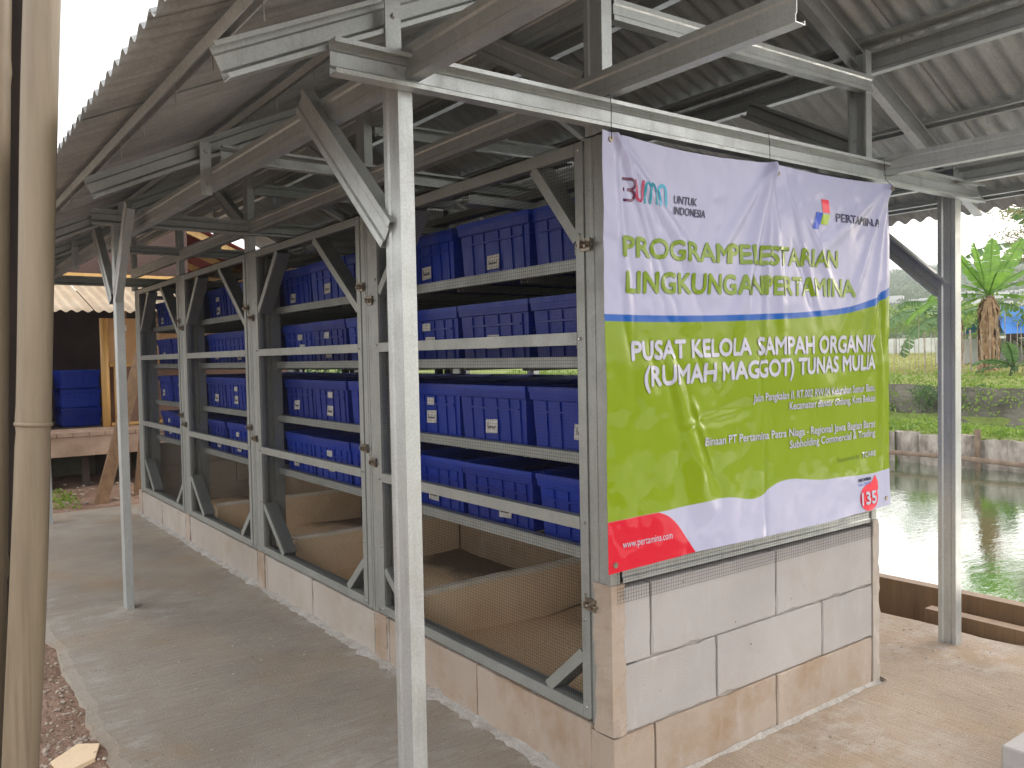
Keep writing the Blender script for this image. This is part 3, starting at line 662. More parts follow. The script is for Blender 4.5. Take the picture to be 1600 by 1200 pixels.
for bi, (a, b) in enumerate(BAYS):
    for ri, z in enumerate(SH):
        for ci in range(3):
            pitch = .447 if bi == 0 else (b - a) / 3
            y = (.305 + ci * .447) if bi == 0 else a + pitch * (ci + .5)
            y += R.uniform(-.011, .011)
            bw = ('beside the banner', 'second from the banner', 'third from the banner', 'farthest from the banner')[bi]
            crate(.425 + R.uniform(-.012, .012), y, z + .005, f'blue plastic crate, {pn[ci]} of three on {rn[ri]} shelf, mesh bay {bw}', 'blue crates on the cage shelves', ty=R.choice((0, 0, 0, .04, -.05)) if not (ci == 0 and bi == 0) else -.05, rz=R.uniform(-.028, .028))
            crate(1.0 + R.uniform(-.02, .02), y, z + .005, f'blue crate in back row, {pn[ci]}, {rn[ri]} shelf, mesh bay {bw}', 'blue crates in the back row of the cage', tagged=False, rz=R.uniform(-.02, .02))

# ------------------------------------------------------------------ banner
BY = -.048
FOLDS = [  # x0,z0,x1,z1,width,amp
    (.0, 1.87, .20, 1.42, .020, .010), (.0, 1.87, .33, 1.52, .030, .012), (.0, 1.87, .05, 1.2, .016, .008), (.02, 1.86, .12, 1.62, .012, .007),
    (.67, 1.87, .50, 1.36, .028, .020), (.67, 1.87, .62, 1.1, .014, .012), (.67, 1.87, .74, 1.3, .02, .010), (.67, 1.87, .40, 1.56, .022, .010),
    (1.37, 1.88, 1.10, 1.40, .020, .013), (1.37, 1.88, 1.22, 1.25, .022, .014), (1.37, 1.88, 1.35, 1.3, .016, .008), (1.37, 1.88, .95, 1.62, .026, .009),
    (.78, 1.78, .93, 1.42, .014, .009), (.88, 1.70, 1.02, 1.5, .016, .009), (.80, 1.62, .92, 1.40, .02, -.008),
    (.20, 1.25, .36, .84, .05, .018), (.30, 1.12, .38, .9, .02, -.010), (.12, 1.30, .16, 1.15, .02, .006), (.28, 1.07, .55, 1.10, .02, .007),
    (.9, 1.11, 1.08, 1.12, .012, .006), (.32, 1.28, .44, 1.19, .03, .008), (1.33, 1.45, 1.34, .85, .02, -.010)]
def bd(x, z):
    d = .010 * fbm(x, z, 1.8, 3) + .004 * fbm(x + 3, z, 7, 3)
    for x0, z0, x1, z1, wd, am in FOLDS:
        dx, dz = x1 - x0, z1 - z0; L2 = dx * dx + dz * dz; t = ((x - x0) * dx + (z - z0) * dz) / L2
        if -.15 < t < 1.25:
            pr = abs((x - x0) * dz - (z - z0) * dx) / math.sqrt(L2); ww = wd * (.5 + .8 * max(t, 0))
            fall = min(1, max(0, (1.25 - t) / .5)) * min(1, (t + .15) / .2); d += 1.0 * am * fall * math.exp(-(pr / ww) ** 2)
    s = (x - .638) / .006; d += (.007 / (1 + math.exp(-max(-30, min(30, s))))) - .0035      # the long vertical crease
    return BY - abs(d) * .9 - .002
def topz(x): return 1.884 - .014 * math.sin(math.pi * min(1, max(0, (x + .05) / .72))) * (x < .67) - .008 * math.sin(math.pi * min(1, max(0, (x - .67) / .72))) * (x > .67) + .012 * max(0, x - .67)
def botz(x): return .677 + .004 * math.sin((x + .06) * 5) + .014 * min(1, max(0, (x + .06) / 1.4))
def banner_mat():
    m, t, p = newmat('printed_vinyl'); tc = t.nodes.new("ShaderNodeTexCoord"); sx = t.nodes.new("ShaderNodeSeparateXYZ"); t.links.new(tc.outputs['Object'], sx.inputs[0])
    u = math_(t, 'DIVIDE', math_(t, 'ADD', sx.outputs['X'], .1), 1.6); z = sx.outputs['Z']
    def curve(pts):
        n = t.nodes.new("ShaderNodeFloatCurve"); t.links.new(u, n.inputs['Value']); c = n.mapping.curves[0]
        P = [((x + .1) / 1.6, (zz - .6) / 1.4) for x, zz in pts]
        c.points[0].location = (0, P[0][1]); c.points[1].location = (1, P[-1][1] + .02)
        for q in P: c.points.new(*q)
        n.mapping.update(); return math_(t, 'ADD', math_(t, 'MULTIPLY', n.outputs[0], 1.4), .6)
    def above(cv, w=.0015):
        mr = t.nodes.new("ShaderNodeMapRange"); t.links.new(math_(t, 'SUBTRACT', z, cv), mr.inputs['Value']); mr.inputs['From Min'].default_value = -w; mr.inputs['From Max'].default_value = w; return mr.outputs[0]
    up = above(curve([(-.063, 1.390), (.085, 1.389), (.356, 1.392), (.634, 1.401), (.878, 1.412), (1.15, 1.439), (1.276, 1.469), (1.374, 1.508)]))
    lo = above(curve([(-.063, 1.371), (.085, 1.370), (.356, 1.373), (.634, 1.382), (.878, 1.393), (1.15, 1.417), (1.276, 1.443), (1.373, 1.475)]))
    gb = above(curve([(-.058, .821), (.19, .826), (.436, .832), (.634, .822), (.645, .834), (.984, .833), (1.386, .832)]))
    c = mixc(t, gb, (.42, .43, .59), (.195, .29, .0)); c = mixc(t, lo, c, (.0, .09, .42)); c = mixc(t, up, c, (.41, .42, .60))
    # red corner: x < f(z)
    dz = math_(t, 'SUBTRACT', .826, z)
    xe = math_(t, 'ADD', math_(t, 'ADD', .185, math_(t, 'MULTIPLY', dz, .82)), math_(t, 'MULTIPLY', -.05, math_(t, 'POWER', 2.718, math_(t, 'MULTIPLY', dz, -60))))
    lt = math_(t, 'LESS_THAN', sx.outputs['X'], xe); bl = math_(t, 'SUBTRACT', 1., gb)
    c = mixc(t, math_(t, 'MULTIPLY', lt, bl), c, (.60, .008, .03))
    t.links.new(c, p.inputs['Base Color']); p.inputs['Roughness'].default_value = .34; p.inputs['Specular IOR Level'].default_value = .18; p.inputs['Coat Weight'].default_value = .36; p.inputs['Coat Roughness'].default_value = .05
    v = coords(t, (1, 1, 1), True); bump(t, p, noisef(t, v, 9, 3, .5), .08, .010)
    return m
M['banner'] = banner_mat()
nx, nz = 300, 190; m = MB(); vs = []
for lay in (0, .0008):
    for j in range(nz + 1):
        for i in range(nx + 1):
            x = -.055 + 1.445 * i / nx; z = botz(x) + (topz(x) - botz(x)) * j / nz; vs.append((x, bd(x, z) + lay, z))
c = nx + 1; N = c * (nz + 1)
fs = [(j * c + i, j * c + i + 1, (j + 1) * c + i + 1, (j + 1) * c + i) for j in range(nz) for i in range(nx)]
fs += [(N + j * c + i, N + (j + 1) * c + i, N + (j + 1) * c + i + 1, N + j * c + i + 1) for j in range(nz) for i in range(nx)]
m.add(vs, fs); banner = m.build('banner', M['banner'], smooth=True)
tag(banner, 'glossy white and green printed vinyl banner with red corner tied under the front beam', 'banner')
def ink(name, col, rough=.35):
    mt, t, p = newmat(name); p.inputs['Base Color'].default_value = (*col, 1); p.inputs['Roughness'].default_value = rough; p.inputs['Coat Weight'].default_value = .5; p.inputs['Coat Roughness'].default_value = .04; p.inputs['Specular IOR Level'].default_value = .3
    v = coords(t, (1, 1, 1), True); bump(t, p, noisef(t, v, 9, 3, .5), .08, .010); return mt
I = {k: ink('print_' + k, c) for k, c in dict(green=(.17, .27, .0), white=(.48, .48, .60), navy=(.03, .03, .09), red=(.75, .02, .06), blue=(.02, .08, .55), lime=(.33, .48, .01),
     plum=(.10, .015, .06), rose=(.45, .05, .12), teal=(.0, .25, .36), cyan=(.0, .32, .50), olive=(.10, .16, .0)).items()}
def drape(name, verts, faces, mat, off=.0012, step=.02, thick=0):
    """lay a flat shape (x,z) on the banner, cut finely enough to follow its folds"""
    bm = bmesh.new(); bv = [bm.verts.new((x, 0, z)) for x, z in verts]
    for f in faces:
        try: bm.faces.new([bv[i] for i in f])
        except ValueError: pass
    bmesh.ops.triangulate(bm, faces=bm.faces[:])
    xs_ = [v[0] for v in verts]; zs_ = [v[1] for v in verts]
    for lo, hi, n in ((min(xs_), max(xs_), (1, 0, 0)), (min(zs_), max(zs_), (0, 0, 1))):
        q = math.ceil(lo / step) * step
        while q < hi:
            bmesh.ops.bisect_plane(bm, geom=bm.verts[:] + bm.edges[:] + bm.faces[:], plane_co=(q if n[0] else 0, 0, q if n[2] else 0), plane_no=n); q += step
    if thick:
        g0 = bm.verts[:] + bm.edges[:] + bm.faces[:]; ident = {v: 0 for v in bm.verts}
        for q, (sx_, sz_) in enumerate(((thick, 0), (-thick, 0), (0, thick), (0, -thick), (thick * .7, thick * .7), (-thick * .7, -thick * .7))):
            d = bmesh.ops.duplicate(bm, geom=g0)['geom']
            for v in d:
                if isinstance(v, bmesh.types.BMVert): v.co.x += sx_; v.co.z += sz_; ident[v] = q + 1
        for v in bm.verts: v.co.y = bd(v.co.x, v.co.z) - off - ident[v] * .00022
    else:
        for v in bm.verts: v.co.y = bd(v.co.x, v.co.z) - off
    for f in bm.faces:
        if f.normal.y > 0: f.normal_flip()
        f.smooth = True
    me = bpy.data.meshes.new(name); bm.to_mesh(me); bm.free(); me.materials.append(mat)
    return link(name, me, banner)
def text(body, quad, mat, bold=.0, name='lettering', shear=0, off=.0012, step=.02):
    """quad = x0, x1, (baseline z at x0, cap z at x0), (baseline at x1, cap at x1)"""
    cu = bpy.data.curves.new('t', 'FONT'); cu.body = body; cu.offset = 0; cu.resolution_u = 3; cu.shear = shear
    ob = bpy.data.objects.new('t', cu); me = ob.to_mesh()
    V0 = [v.co.copy() for v in me.vertices]; F0 = [tuple(p_.vertices) for p_ in me.polygons]
    ob.to_mesh_clear(); bpy.data.objects.remove(ob); bpy.data.curves.remove(cu)
    xa, xb = min(v.x for v in V0), max(v.x for v in V0); H = .729
    x0, x1, (a0, b0), (a1, b1) = quad; out = []
    for v in V0:
        s = (v.x - xa) / (xb - xa); h = v.y / H
        out.append((x0 + (x1 - x0) * s, (a0 + (a1 - a0) * s) * (1 - h) + (b0 + (b1 - b0) * s) * h))
    return drape(name, out, F0, mat, off, step, bold * (b0 - a0) * 1.6)
B1 = .034
text('PROGRAM', (.016, .463, (1.551, 1.607), (1.553, 1.611)), I['green'], B1); text('PELESTARIAN', (.468, 1.048, (1.555, 1.615), (1.569, 1.628)), I['green'], B1, off=.0016)
text('LINGKUNGAN', (.024, .630, (1.451, 1.511), (1.463, 1.524)), I['green'], B1); text('PERTAMINA', (.636, 1.143, (1.464, 1.525), (1.469, 1.531)), I['green'], B1)
text('PUSAT KELOLA', (.044, .565, (1.263, 1.317), (1.272, 1.326)), I['white'], B1); text('SAMPAH ORGANIK', (.600, 1.293, (1.271, 1.328), (1.273, 1.335)), I['white'], B1)
text('(RUMAH MAG', (.088, .600, (1.188, 1.246), (1.199, 1.254)), I['white'], B1); text('GOT) TUNAS MULIA', (.604, 1.293, (1.199, 1.255), (1.209, 1.264)), I['white'], B1)
S2 = .016
text('Jalan Pangkalan II, RT.002 RW.04 Kelurahan Sumur Batu,', (.572, 1.292, (1.121, 1.147), (1.128, 1.156)), I['white'], S2)
text('Kecamatan Bantar Gebang, Kota Bekasi', (.767, 1.291, (1.086, 1.112), (1.090, 1.116)), I['white'], S2)
text('Binaan PT Pertamina Patra Niaga - Regional Jawa Bagian Barat', (.342, 1.291, (1.000, 1.026), (.994, 1.022)), I['white'], S2)
text('Subholding Commercial & Trading', (.765, 1.291, (.958, .984), (.962, .988)), I['white'], S2)
text('Supported by', (1.035, 1.185, (.886, .903), (.888, .905)), I['olive'], .0, shear=.2); text('TCARE', (1.20, 1.293, (.888, .908), (.889, .909)), I['white'], .02)
text('www.pertamina.com', (.000, .196, (.742, .764), (.742, .764)), I['white'], .0)
text('UNTUK', (.224, .322, (1.714, 1.738), (1.714, 1.738)), I['navy'], .007, shear=.15); text('INDONESIA', (.222, .357, (1.682, 1.706), (1.682, 1.706)), I['navy'], .007, shear=.15)
text('PERTAMINA', (1.041, 1.308, (1.727, 1.757), (1.728, 1.757)), I['navy'], .014)
text('PERTAMINA', (1.178, 1.262, (.800, .812), (.802, .814)), I['navy'], .012); text('CALL CENTER', (1.178, 1.262, (.785, .796), (.786, .797)), I['blue'], .0)
def stroke(pts, wd, mat, name='emblem'):
    P = [V((a, b, 0)) for a, b in pts]; vs = []; n = len(P)
    for i, p_ in enumerate(P):
        d = (P[min(i + 1, n - 1)] - P[max(i - 1, 0)]).normalized(); q = V((-d.y, d.x, 0)) * wd / 2; vs += [(p_ + q).to_tuple()[:2], (p_ - q).to_tuple()[:2]]
    drape(name, vs, [(2 * i, 2 * i + 1, 2 * i + 3, 2 * i + 2) for i in range(n - 1)], mat, .0016)
def arc(cx, cz, rx, rz, a0, a1, n=8): return [(cx + rx * math.cos(math.radians(a0 + (a1 - a0) * i / n)), cz + rz * math.sin(math.radians(a0 + (a1 - a0) * i / n))) for i in range(n + 1)]
# four-letter emblem of parallel strokes
stroke([(.018, 1.762), (.045, 1.762)] + arc(.045, 1.748, .014, .014, 90, -90) + [(.020, 1.734)], .0075, I['plum']); stroke([(.020, 1.732), (.046, 1.732)] + arc(.046, 1.718, .014, .014, 90, -90) + [(.020, 1.704)], .0075, I['plum'])
stroke([(.066, 1.764), (.066, 1.722)] + arc(.080, 1.720, .014, .014, 180, 360) + [(.094, 1.764)], .008, I['rose'])
stroke([(.104, 1.702), (.104, 1.744)] + arc(.114, 1.746, .010, .014, 180, 0) + [(.124, 1.702)], .008, I['teal']); stroke([(.126, 1.744)] + arc(.137, 1.746, .010, .014, 180, 0) + [(.147, 1.702)], .008, I['teal'])
stroke([(.162, 1.700), (.162, 1.742)] + arc(.176, 1.744, .014, .015, 180, 0) + [(.190, 1.700)], .010, I['cyan'])
# three leaning bars
drape('emblem', [(.896, 1.693), (.936, 1.693), (.966, 1.751), (.926, 1.751)], [(0, 1, 2, 3)], I['blue'], .0016)
drape('emblem', [(.966, 1.753), (1.008, 1.753), (.998, 1.797), (.956, 1.797)], [(0, 1, 2, 3)], I['red'], .0016)
drape('emblem', [(.950, 1.712), (.992, 1.712), (1.008, 1.748), (.966, 1.748)], [(0, 1, 2, 3)], I['lime'], .0016)
# red drop with call number
dp = arc(1.243, .738, .060, .048, 20, -250, 22) + [(1.262, .792), (1.288, .818), (1.306, .790), (1.309, .765)]
drape('emblem', dp, [tuple(range(len(dp)))], I['red'], .0014); text('135', (1.192, 1.286, (.716, .762), (.716, .762)), I['white'], .03, off=.003)
# eyelets and ties
for x, z in ((-.025, 1.862), (.672, 1.846), (1.366, 1.872), (-.03, .700), (1.36, .722)):
    m = MB(); m.tube([(x, bd(x, z) + .001, z), (x, bd(x, z) - .003, z)], [.009, .008], 14); m.build('eyelet', M['latch'], banner)
m = MB()
for x, z, zz in ((-.025, 1.862, 1.985), (.672, 1.846, 1.985), (1.366, 1.872, 1.99)):
    m.tube([(x, bd(x, z) - .004, z), (x + .004, -.052, z + .04), (x + .012, -.045, zz - .03), (x + .010, -.043, zz), (x + .01, .002, zz + .002)], .0011, 5)
m.build('tie_wire', M['wire'], banner)

# ------------------------------------------------------------------ foreground: bamboo poles
def culm(name, p0, p1, r, label, mat='bamboo', nodes=(.3, .62, .95), group=None):
    p0, p1 = V(p0), V(p1); L_ = (p1 - p0).length; pts = []; rad = []; n = 60
    nz_ = [q / L_ for q in nodes]
    for i in range(n + 1):
        t = i / n; rr = r * (1 + .03 * math.sin(t * 9))
        for q in nz_:
            d = (t - q) * L_
            rr += r * (.15 * math.exp(-(d / .010) ** 2) - .05 * math.exp(-((d + .025) / .012) ** 2))
        pts.append(p0.lerp(p1, t) + V((.006 * math.sin(t * 5), .004 * math.cos(t * 4), 0))); rad.append(rr)
    m = MB(); m.tube(pts, rad, 20); o = m.build(name, M[mat], smooth=True)
    for q in nz_:
        for dq, k_, h_ in ((0, 1.05, .005),):
            c_ = p0.lerp(p1, q) + V((.006 * math.sin(q * 5), .004 * math.cos(q * 4), 0)) + (p1 - p0).normalized() * dq; ax = (p1 - p0).normalized()
            mr = MB(); mr.tube([c_ - ax * h_, c_, c_ + ax * h_], [r * k_ * .99, r * k_ * 1.02, r * k_ * .99], 20); mr.build('node_ring', M[mat], o, smooth=True)
    return tag(o, label, 'bamboo pole', group)
a, b = spot(30, 1240, 2.0), spot(72, -60, 2.0); culm('bamboo_pole', a, b, .0395, 'thick pale bamboo pole on the left, nearer the shed of the two', nodes=(.90,), group='bamboo poles at the left edge')
a, b = spot(-26, 1240, 2.02), spot(-4, -60, 2.06); culm('bamboo_pole', a, b, .0375, 'bamboo pole cut off by the left photo edge behind a dark gap', nodes=(.55, 1.8), group='bamboo poles at the left edge')
# dark backing added to stand for the dark gap between them
a, b = spot(9, 1240, 2.12), spot(40, -60, 2.12); m = MB(); m.bar(a, b, CR, CF, .03, .012); tag(m.build('gap_backing', M['dark']), 'dark lath added to show the dark gap between the two bamboo poles', 'backing')
# spare blocks at lower right
def spare(x, y, z, rz, label, l=.6, w_=.2, h=.075):
    m = MB(); m.box(-l / 2, l / 2, -w_ / 2, w_ / 2, 0, h); o = m.build('spare_block', M['block'], bevel=.004); o.location = (x, y, z); o.rotation_euler.z = rz
    return tag(o, label, 'block', 'spare blocks at the lower right corner')
spare(1.10, -.77, 0, .02, 'pale spare concrete block lying on the floor at lower right, under another', h=.09)
spare(1.125, -.785, .092, -.01, 'pale spare concrete block topmost of the small stack at lower right', h=.085)
# pebbles and crumbs
def rock_mesh(seed):
    bm = bmesh.new(); bmesh.ops.create_icosphere(bm, subdivisions=1, radius=1)
    for v in bm.verts: v.co *= .75 + .5 * noise.noise(v.co * 1.3 + V((seed, 0, 0)))
    q = [v.co.copy() for v in bm.verts]; f = [[v.index for v in fc.verts] for fc in bm.faces]; bm.free(); return q, f
RK = [rock_mesh(s * 3.1) for s in range(5)]
def scatter(name, mat, pts, label, cat, kind='stuff'):
    m = MB()
    for (x, y, z, s) in pts:
        q, f = RK[R.randrange(5)]; an = R.uniform(0, 6.28); ca, sa = math.cos(an), math.sin(an)
        m.add([(x + s * (v.x * ca - v.y * sa), y + s * (v.x * sa + v.y * ca), z + s * .6 * v.z) for v in q], f)
    return tag(m.build(name, mat), label, cat, kind=kind)
pts = []
for i in range(2600):
    y = R.uniform(-1, 6.2); x = -1.1 - abs(R.gauss(0, .22)); s = abs(R.gauss(0, .007)) + .003
    pts.append((x, y, ez(x, y) + s * .3, s))
for i in range(500):
    x, y = R.uniform(-2.4, 1.2), R.uniform(6.4, 8.4); s = abs(R.gauss(0, .012)) + .004; pts.append((x, y, ez(x, y) + s * .3, s))
scatter('pebbles', M['stone'], pts, 'small pebbles and cement crumbs scattered in the red earth by the slab', 'pebbles')
pts = [(R.uniform(-1.05, 2.15), R.uniform(-.9, 0), .002, abs(R.gauss(0, .0022)) + .0015) for i in range(110)] + [(R.uniform(1.45, 2.18), R.uniform(-.6, 1.2), .002, abs(R.gauss(0, .003)) + .002) for i in range(120)] + \
      [(R.uniform(-1.0, -.05), R.uniform(0, 5.6), .002, abs(R.gauss(0, .0025)) + .0015) for i in range(160)]
scatter('crumbs', M['mortar'], pts, 'dark crumbs of mortar lying on the concrete floor', 'crumbs')
m = MB(); q = [(-1.25, 1.30), (-1.16, 1.38), (-1.10, 1.34), (-1.13, 1.24), (-1.22, 1.2)]
m.add([(x, y, -.02 + .02 * (y - 1.3)) for x, y in q] + [(x, y, .004 + .02 * (y - 1.3)) for x, y in q], [(4, 3, 2, 1, 0), (5, 6, 7, 8, 9)] + [(i, (i + 1) % 5, 5 + (i + 1) % 5, 5 + i) for i in range(5)])
tag(m.build('block_fragment', M['board']), 'flat pale broken fragment lying in the dirt at lower left', 'rubble')

# ------------------------------------------------------------------ right edge of slab: board, scraps
m = MB(); n = 40
for s_ in range(1):
    vs = []
    for i in range(n + 1):
        y = -6 + 14 * i / n; w_ = .008 * fbm(y, 1, 1.5, 3)
        vs += [(2.62 + w_, y, -.45), (2.60 + w_, y, .055 + w_), (2.66 + w_, y, .058 + w_), (2.68 + w_, y, -.45)]
    m.add(vs, [(i * 4 + q, (i + 1) * 4 + q, (i + 1) * 4 + (q + 1) % 4, i * 4 + (q + 1) % 4) for i in range(n) for q in range(4)])
tag(m.build('retaining_board', M['board_brown']), 'long brown retaining board along the pond edge beyond the concrete slab', 'board')
m = MB(); m.bar((2.44, .33, -.03), (2.50, -1.6, -.05), X_, Z_, .035, .035); tag(m.build('dark_timber', M['board_brown']), 'short dark square timber lying in the gap before the retaining board', 'timber')
m = MB(); m.tube([(2.34, .30, -.08), (2.36, -.1, -.07), (2.40, -.5, -.04), (2.42, -1.4, -.03)], [.018, .02, .028, .03], 10); tag(m.build('grey_pipe', M['stone'], smooth=True), 'grey pole lying in the gap beside the slab edge', 'pole')
m = MB(); m.bar((2.27, .4, -.055), (2.28, -2, -.03), X_, Z_, .012, .02); tag(m.build('red_batten', M['tarp_brown']), 'thin reddish batten along the slab edge', 'batten')

# ------------------------------------------------------------------ leaf scatter helpers
def leaves(mb, c, r, n, size, flat=.7, mi=0, up=.3):
    c = V(c)
    for i in range(n):
        d = V((R.gauss(0, 1), R.gauss(0, 1), R.gauss(0, 1) * flat)); d = d / (d.length + 1e-6) * (R.random() ** .45)
        p = c + V((d.x * r[0], d.y * r[1], d.z * r[2])); a = V((R.gauss(0, 1), R.gauss(0, 1), R.gauss(up, .6))).normalized(); b = a.orthogonal().normalized(); b = (Matrix.Rotation(R.uniform(0, 6.28), 3, a) @ b)
        s = size * R.uniform(.6, 1.4); e = a.cross(b)
        mb.add([p - b * s * .3, p + e * s, p + b * s * .3, p - e * s * .5], [(0, 1, 2, 3)], mi)

# ------------------------------------------------------------------ far bank
bank = empty('pile_wall', 'row of weathered concrete slab piles holding the far pond bank', 'retaining wall')
pm = []
for q in range(4):
    m = MB(); n = 5; vs = []
    for i in range(n + 1):
        y = -.20 + .40 * i / n; bulge = .07 * math.sin(math.pi * i / n); vs += [(-bulge, y, -.7), (-bulge - .01 * q, y, .0 + R.uniform(-.015, .015)), (.06, y, .0)]
    m.add(vs, [(i * 3 + k, (i + 1) * 3 + k, (i + 1) * 3 + k + 1, i * 3 + k + 1) for i in range(n) for k in range(2)]); pm.append(m.mesh('pile', M['pile']))
y = -2.0
while y < 12:
    link('pile', pm[R.randrange(4)], bank, (10.36 + R.uniform(-.03, .03), y, .04 + R.uniform(-.06, .03)), (R.uniform(-.09, .03), R.uniform(-.05, .05), R.uniform(-.12, .12))); y += .385 + R.uniform(-.02, .03)
for yy in (-1.2, 2.95, 3.62, 4.9, 6.4, 8.2):
    m = MB(); m.tube([(10.2, yy - R.uniform(0, .12), -.7), (10.26, yy + R.uniform(-.08, .08), .16)], .04, 7); m.build('stake', M['bark'], bank)
m = MB(); m.tube([(10.13, y, -.27 + .04 * fbm(y, 2, .5, 2)) for y in [q * .5 - 3 for q in range(32)]], .035, 7); m.build('waling_pole', M['bark'], bank, smooth=True)
m = MB()
for i in range(5200): 
    y = R.uniform(-3, 16); x = R.uniform(10.35, 11.55); h = .03 + .11 * max(0, fbm(x, y, 1.3, 3) + .5)
    leaves(m, (x, y, .05 + h * .6), (.08, .08, h), 4, .045, 1)
tag(m.build('bank_plants', M['leaf']), 'bright green creeping plants covering the strip between pond and ditch', 'plants', kind='stuff')
# rough stone wall behind the ditch
m = MB(); n, k = 120, 8; vs = []
for i in range(n + 1):
    y = -6 + 26 * i / n
    for j in range(k + 1):
        z = -.1 + .72 * j / k; vs.append((12.95 + .12 * j / k + .10 * fbm(y, z * 2, 1.6, 4), y + .03 * fbm(y, z, 3, 2), z + .04 * fbm(y, 7, .9, 3) * (j == k)))
m.add(vs, [(i * (k + 1) + j, (i + 1) * (k + 1) + j, (i + 1) * (k + 1) + j + 1, i * (k + 1) + j + 1) for i in range(n) for j in range(k)])
tag(m.build('stone_bank_wall', M['stonewall'], smooth=False), 'dark mossy stone wall below the field behind the ditch', 'wall')
m = MB()
for i in range(5200):
    y = R.uniform(-6, 20); x = R.uniform(13.0, 14.6); z = .5 + (x - 13.2) * .2; leaves(m, (x, y, min(.76, z) + .03), (.1, .1, .09), 3, .045, 1)
for i in range(500):
    y = R.uniform(-6, 20); x = R.uniform(12.8, 13.0); leaves(m, (x, y, R.uniform(.05, .6)), (.08, .2, .15), 7, .045, 1)
tag(m.build('wall_grass', M['leaf']), 'yellow green grass and weeds hanging over the stone wall', 'grass', kind='stuff')
m = MB()
for i in range(9000):
    d = R.uniform(0, 1) ** 2; x = 15 + d * 55; y = R.uniform(-4, 12) + (x - 14) * .75 * R.uniform(.0, 1.2)
    leaves(m, (x, y, .76), (.15 + d, .15 + d, .07 + .1 * d), 3, .06 + .12 * d, 1)
tag(m.build('field_grass', M['leaf_dry']), 'yellowing tall grass covering the flat field behind the stake fence', 'grass', kind='stuff')
# stake fence on the field edge
fen = empty('stake_fence', 'line of thin wooden stakes with a pale kerb along the field edge', 'fence', loc=(15.6, 7, .7))
m0 = MB(); m0.tube([(0, 0, -.1), (0, .01, 1.1)], .0075, 5); st0 = m0.mesh('stake', M['stone'])
y = 4.0; q = 0
while y < 14:
    o = link('stake', st0, fen, (R.uniform(-.03, .03), y - 7, 0), (R.uniform(-.03, .03), R.uniform(-.03, .03), 0)); o.scale = (1, 1, R.uniform(.75, 1.15)) if q % 9 else (2.6, 2.6, .85); y += .115 * R.uniform(.7, 1.3); q += 1
m = MB(); m.box(-.1, .0, -4, 8, -.02, .07); m.build('kerb', M['mortar_light'], fen)

# ------------------------------------------------------------------ banana plants
def banana_leaf(mb, p0, az, el, L_, wd, droop, torn=.3, twist=0):
    p = V(p0); d = V((math.cos(az) * math.cos(el), math.sin(az) * math.cos(el), math.sin(el))); side = V((-math.sin(az), math.cos(az), 0))
    side = (Matrix.Rotation(twist, 3, d) @ side)
    n = 22; mid = [p.copy()]; sd_ = []
    for i in range(n):
        d = (d - Z_ * droop / n * (i / n + .3)).normalized(); p = p + d * (L_ / n); mid.append(p.copy())
    for i in range(n):
        t0, t1 = i / n, (i + 1) / n
        if t0 < .12: mb.bar(mid[i], mid[i + 1], side, d.cross(side), .02, .015); continue
        wf = lambda t: wd * math.sin(math.pi * min(1, (t - .08) / .96)) ** .6 if t < .99 else .02
        dd = (mid[i + 1] - mid[i]).normalized(); up = side.cross(dd).normalized()
        if up.z < 0: up = -up
        for s_ in (-1, 1):
            if R.random() < torn: gap = R.uniform(.1, .4)
            else: gap = 0
            sag = -up * wd * R.uniform(.05, .28) * (1 + 2 * torn); b0 = mid[i]; b1 = mid[i].lerp(mid[i + 1], 1 - gap * .4)
            e0 = b0 + side * s_ * wf(t0) + sag; e1 = b1.lerp(b0, gap) + side * s_ * wf(t1) + sag
            mb.add([b0, b1, e1 + dd * .02, e0 + dd * .02], [(0, 1, 2, 3)])
        mb.bar(mid[i], mid[i + 1], side, up, .012, .008)
def banana(x, y, z, h, leaves_, label, mat, skirt=True, torn=.3, lean=(0, 0)):
    t = empty('banana_plant', label, 'banana plant', 'banana plants beyond the pond', (x, y, z))
    m = MB(); m.tube([(0, 0, -.1), (lean[0] * .5, lean[1] * .5, h * .5), (lean[0], lean[1], h)], [.12, .09, .06], 12); m.build('stem', M['bark'] if skirt else M['leaf_dark'], t, smooth=True)
    if skirt:
        m = MB()
        for i in range(420):
            a = R.uniform(0, 6.28); zz = R.uniform(.15, 1) * h; r = R.uniform(.05, .13); l_ = R.uniform(.2, .8); w_ = R.uniform(.008, .035); c_, s_ = math.cos(a), math.sin(a)
            q0 = V((r * c_ + lean[0] * zz / h, r * s_ + lean[1] * zz / h, zz)); q1 = q0 + V((c_ * .10, s_ * .10, -l_ * .5)); q2 = q0 + V((c_ * .07, s_ * .07, -l_)); sv = V((-s_, c_, 0)) * w_
            m.add([q0 - sv, q0 + sv, q1 + sv, q1 - sv, q2 + sv * .6, q2 - sv * .6], [(0, 1, 2, 3), (3, 2, 4, 5)])
        tag(m.build('dry_leaf_skirt', M['dry_leaf'], t), kind='stuff')
    for (az, el, L_, wd, dr) in leaves_:
        m = MB(); banana_leaf(m, (lean[0], lean[1], h), az, el, L_, wd, dr, torn, R.uniform(-.5, .5)); m.build('leaf', M[mat], t)
    return t
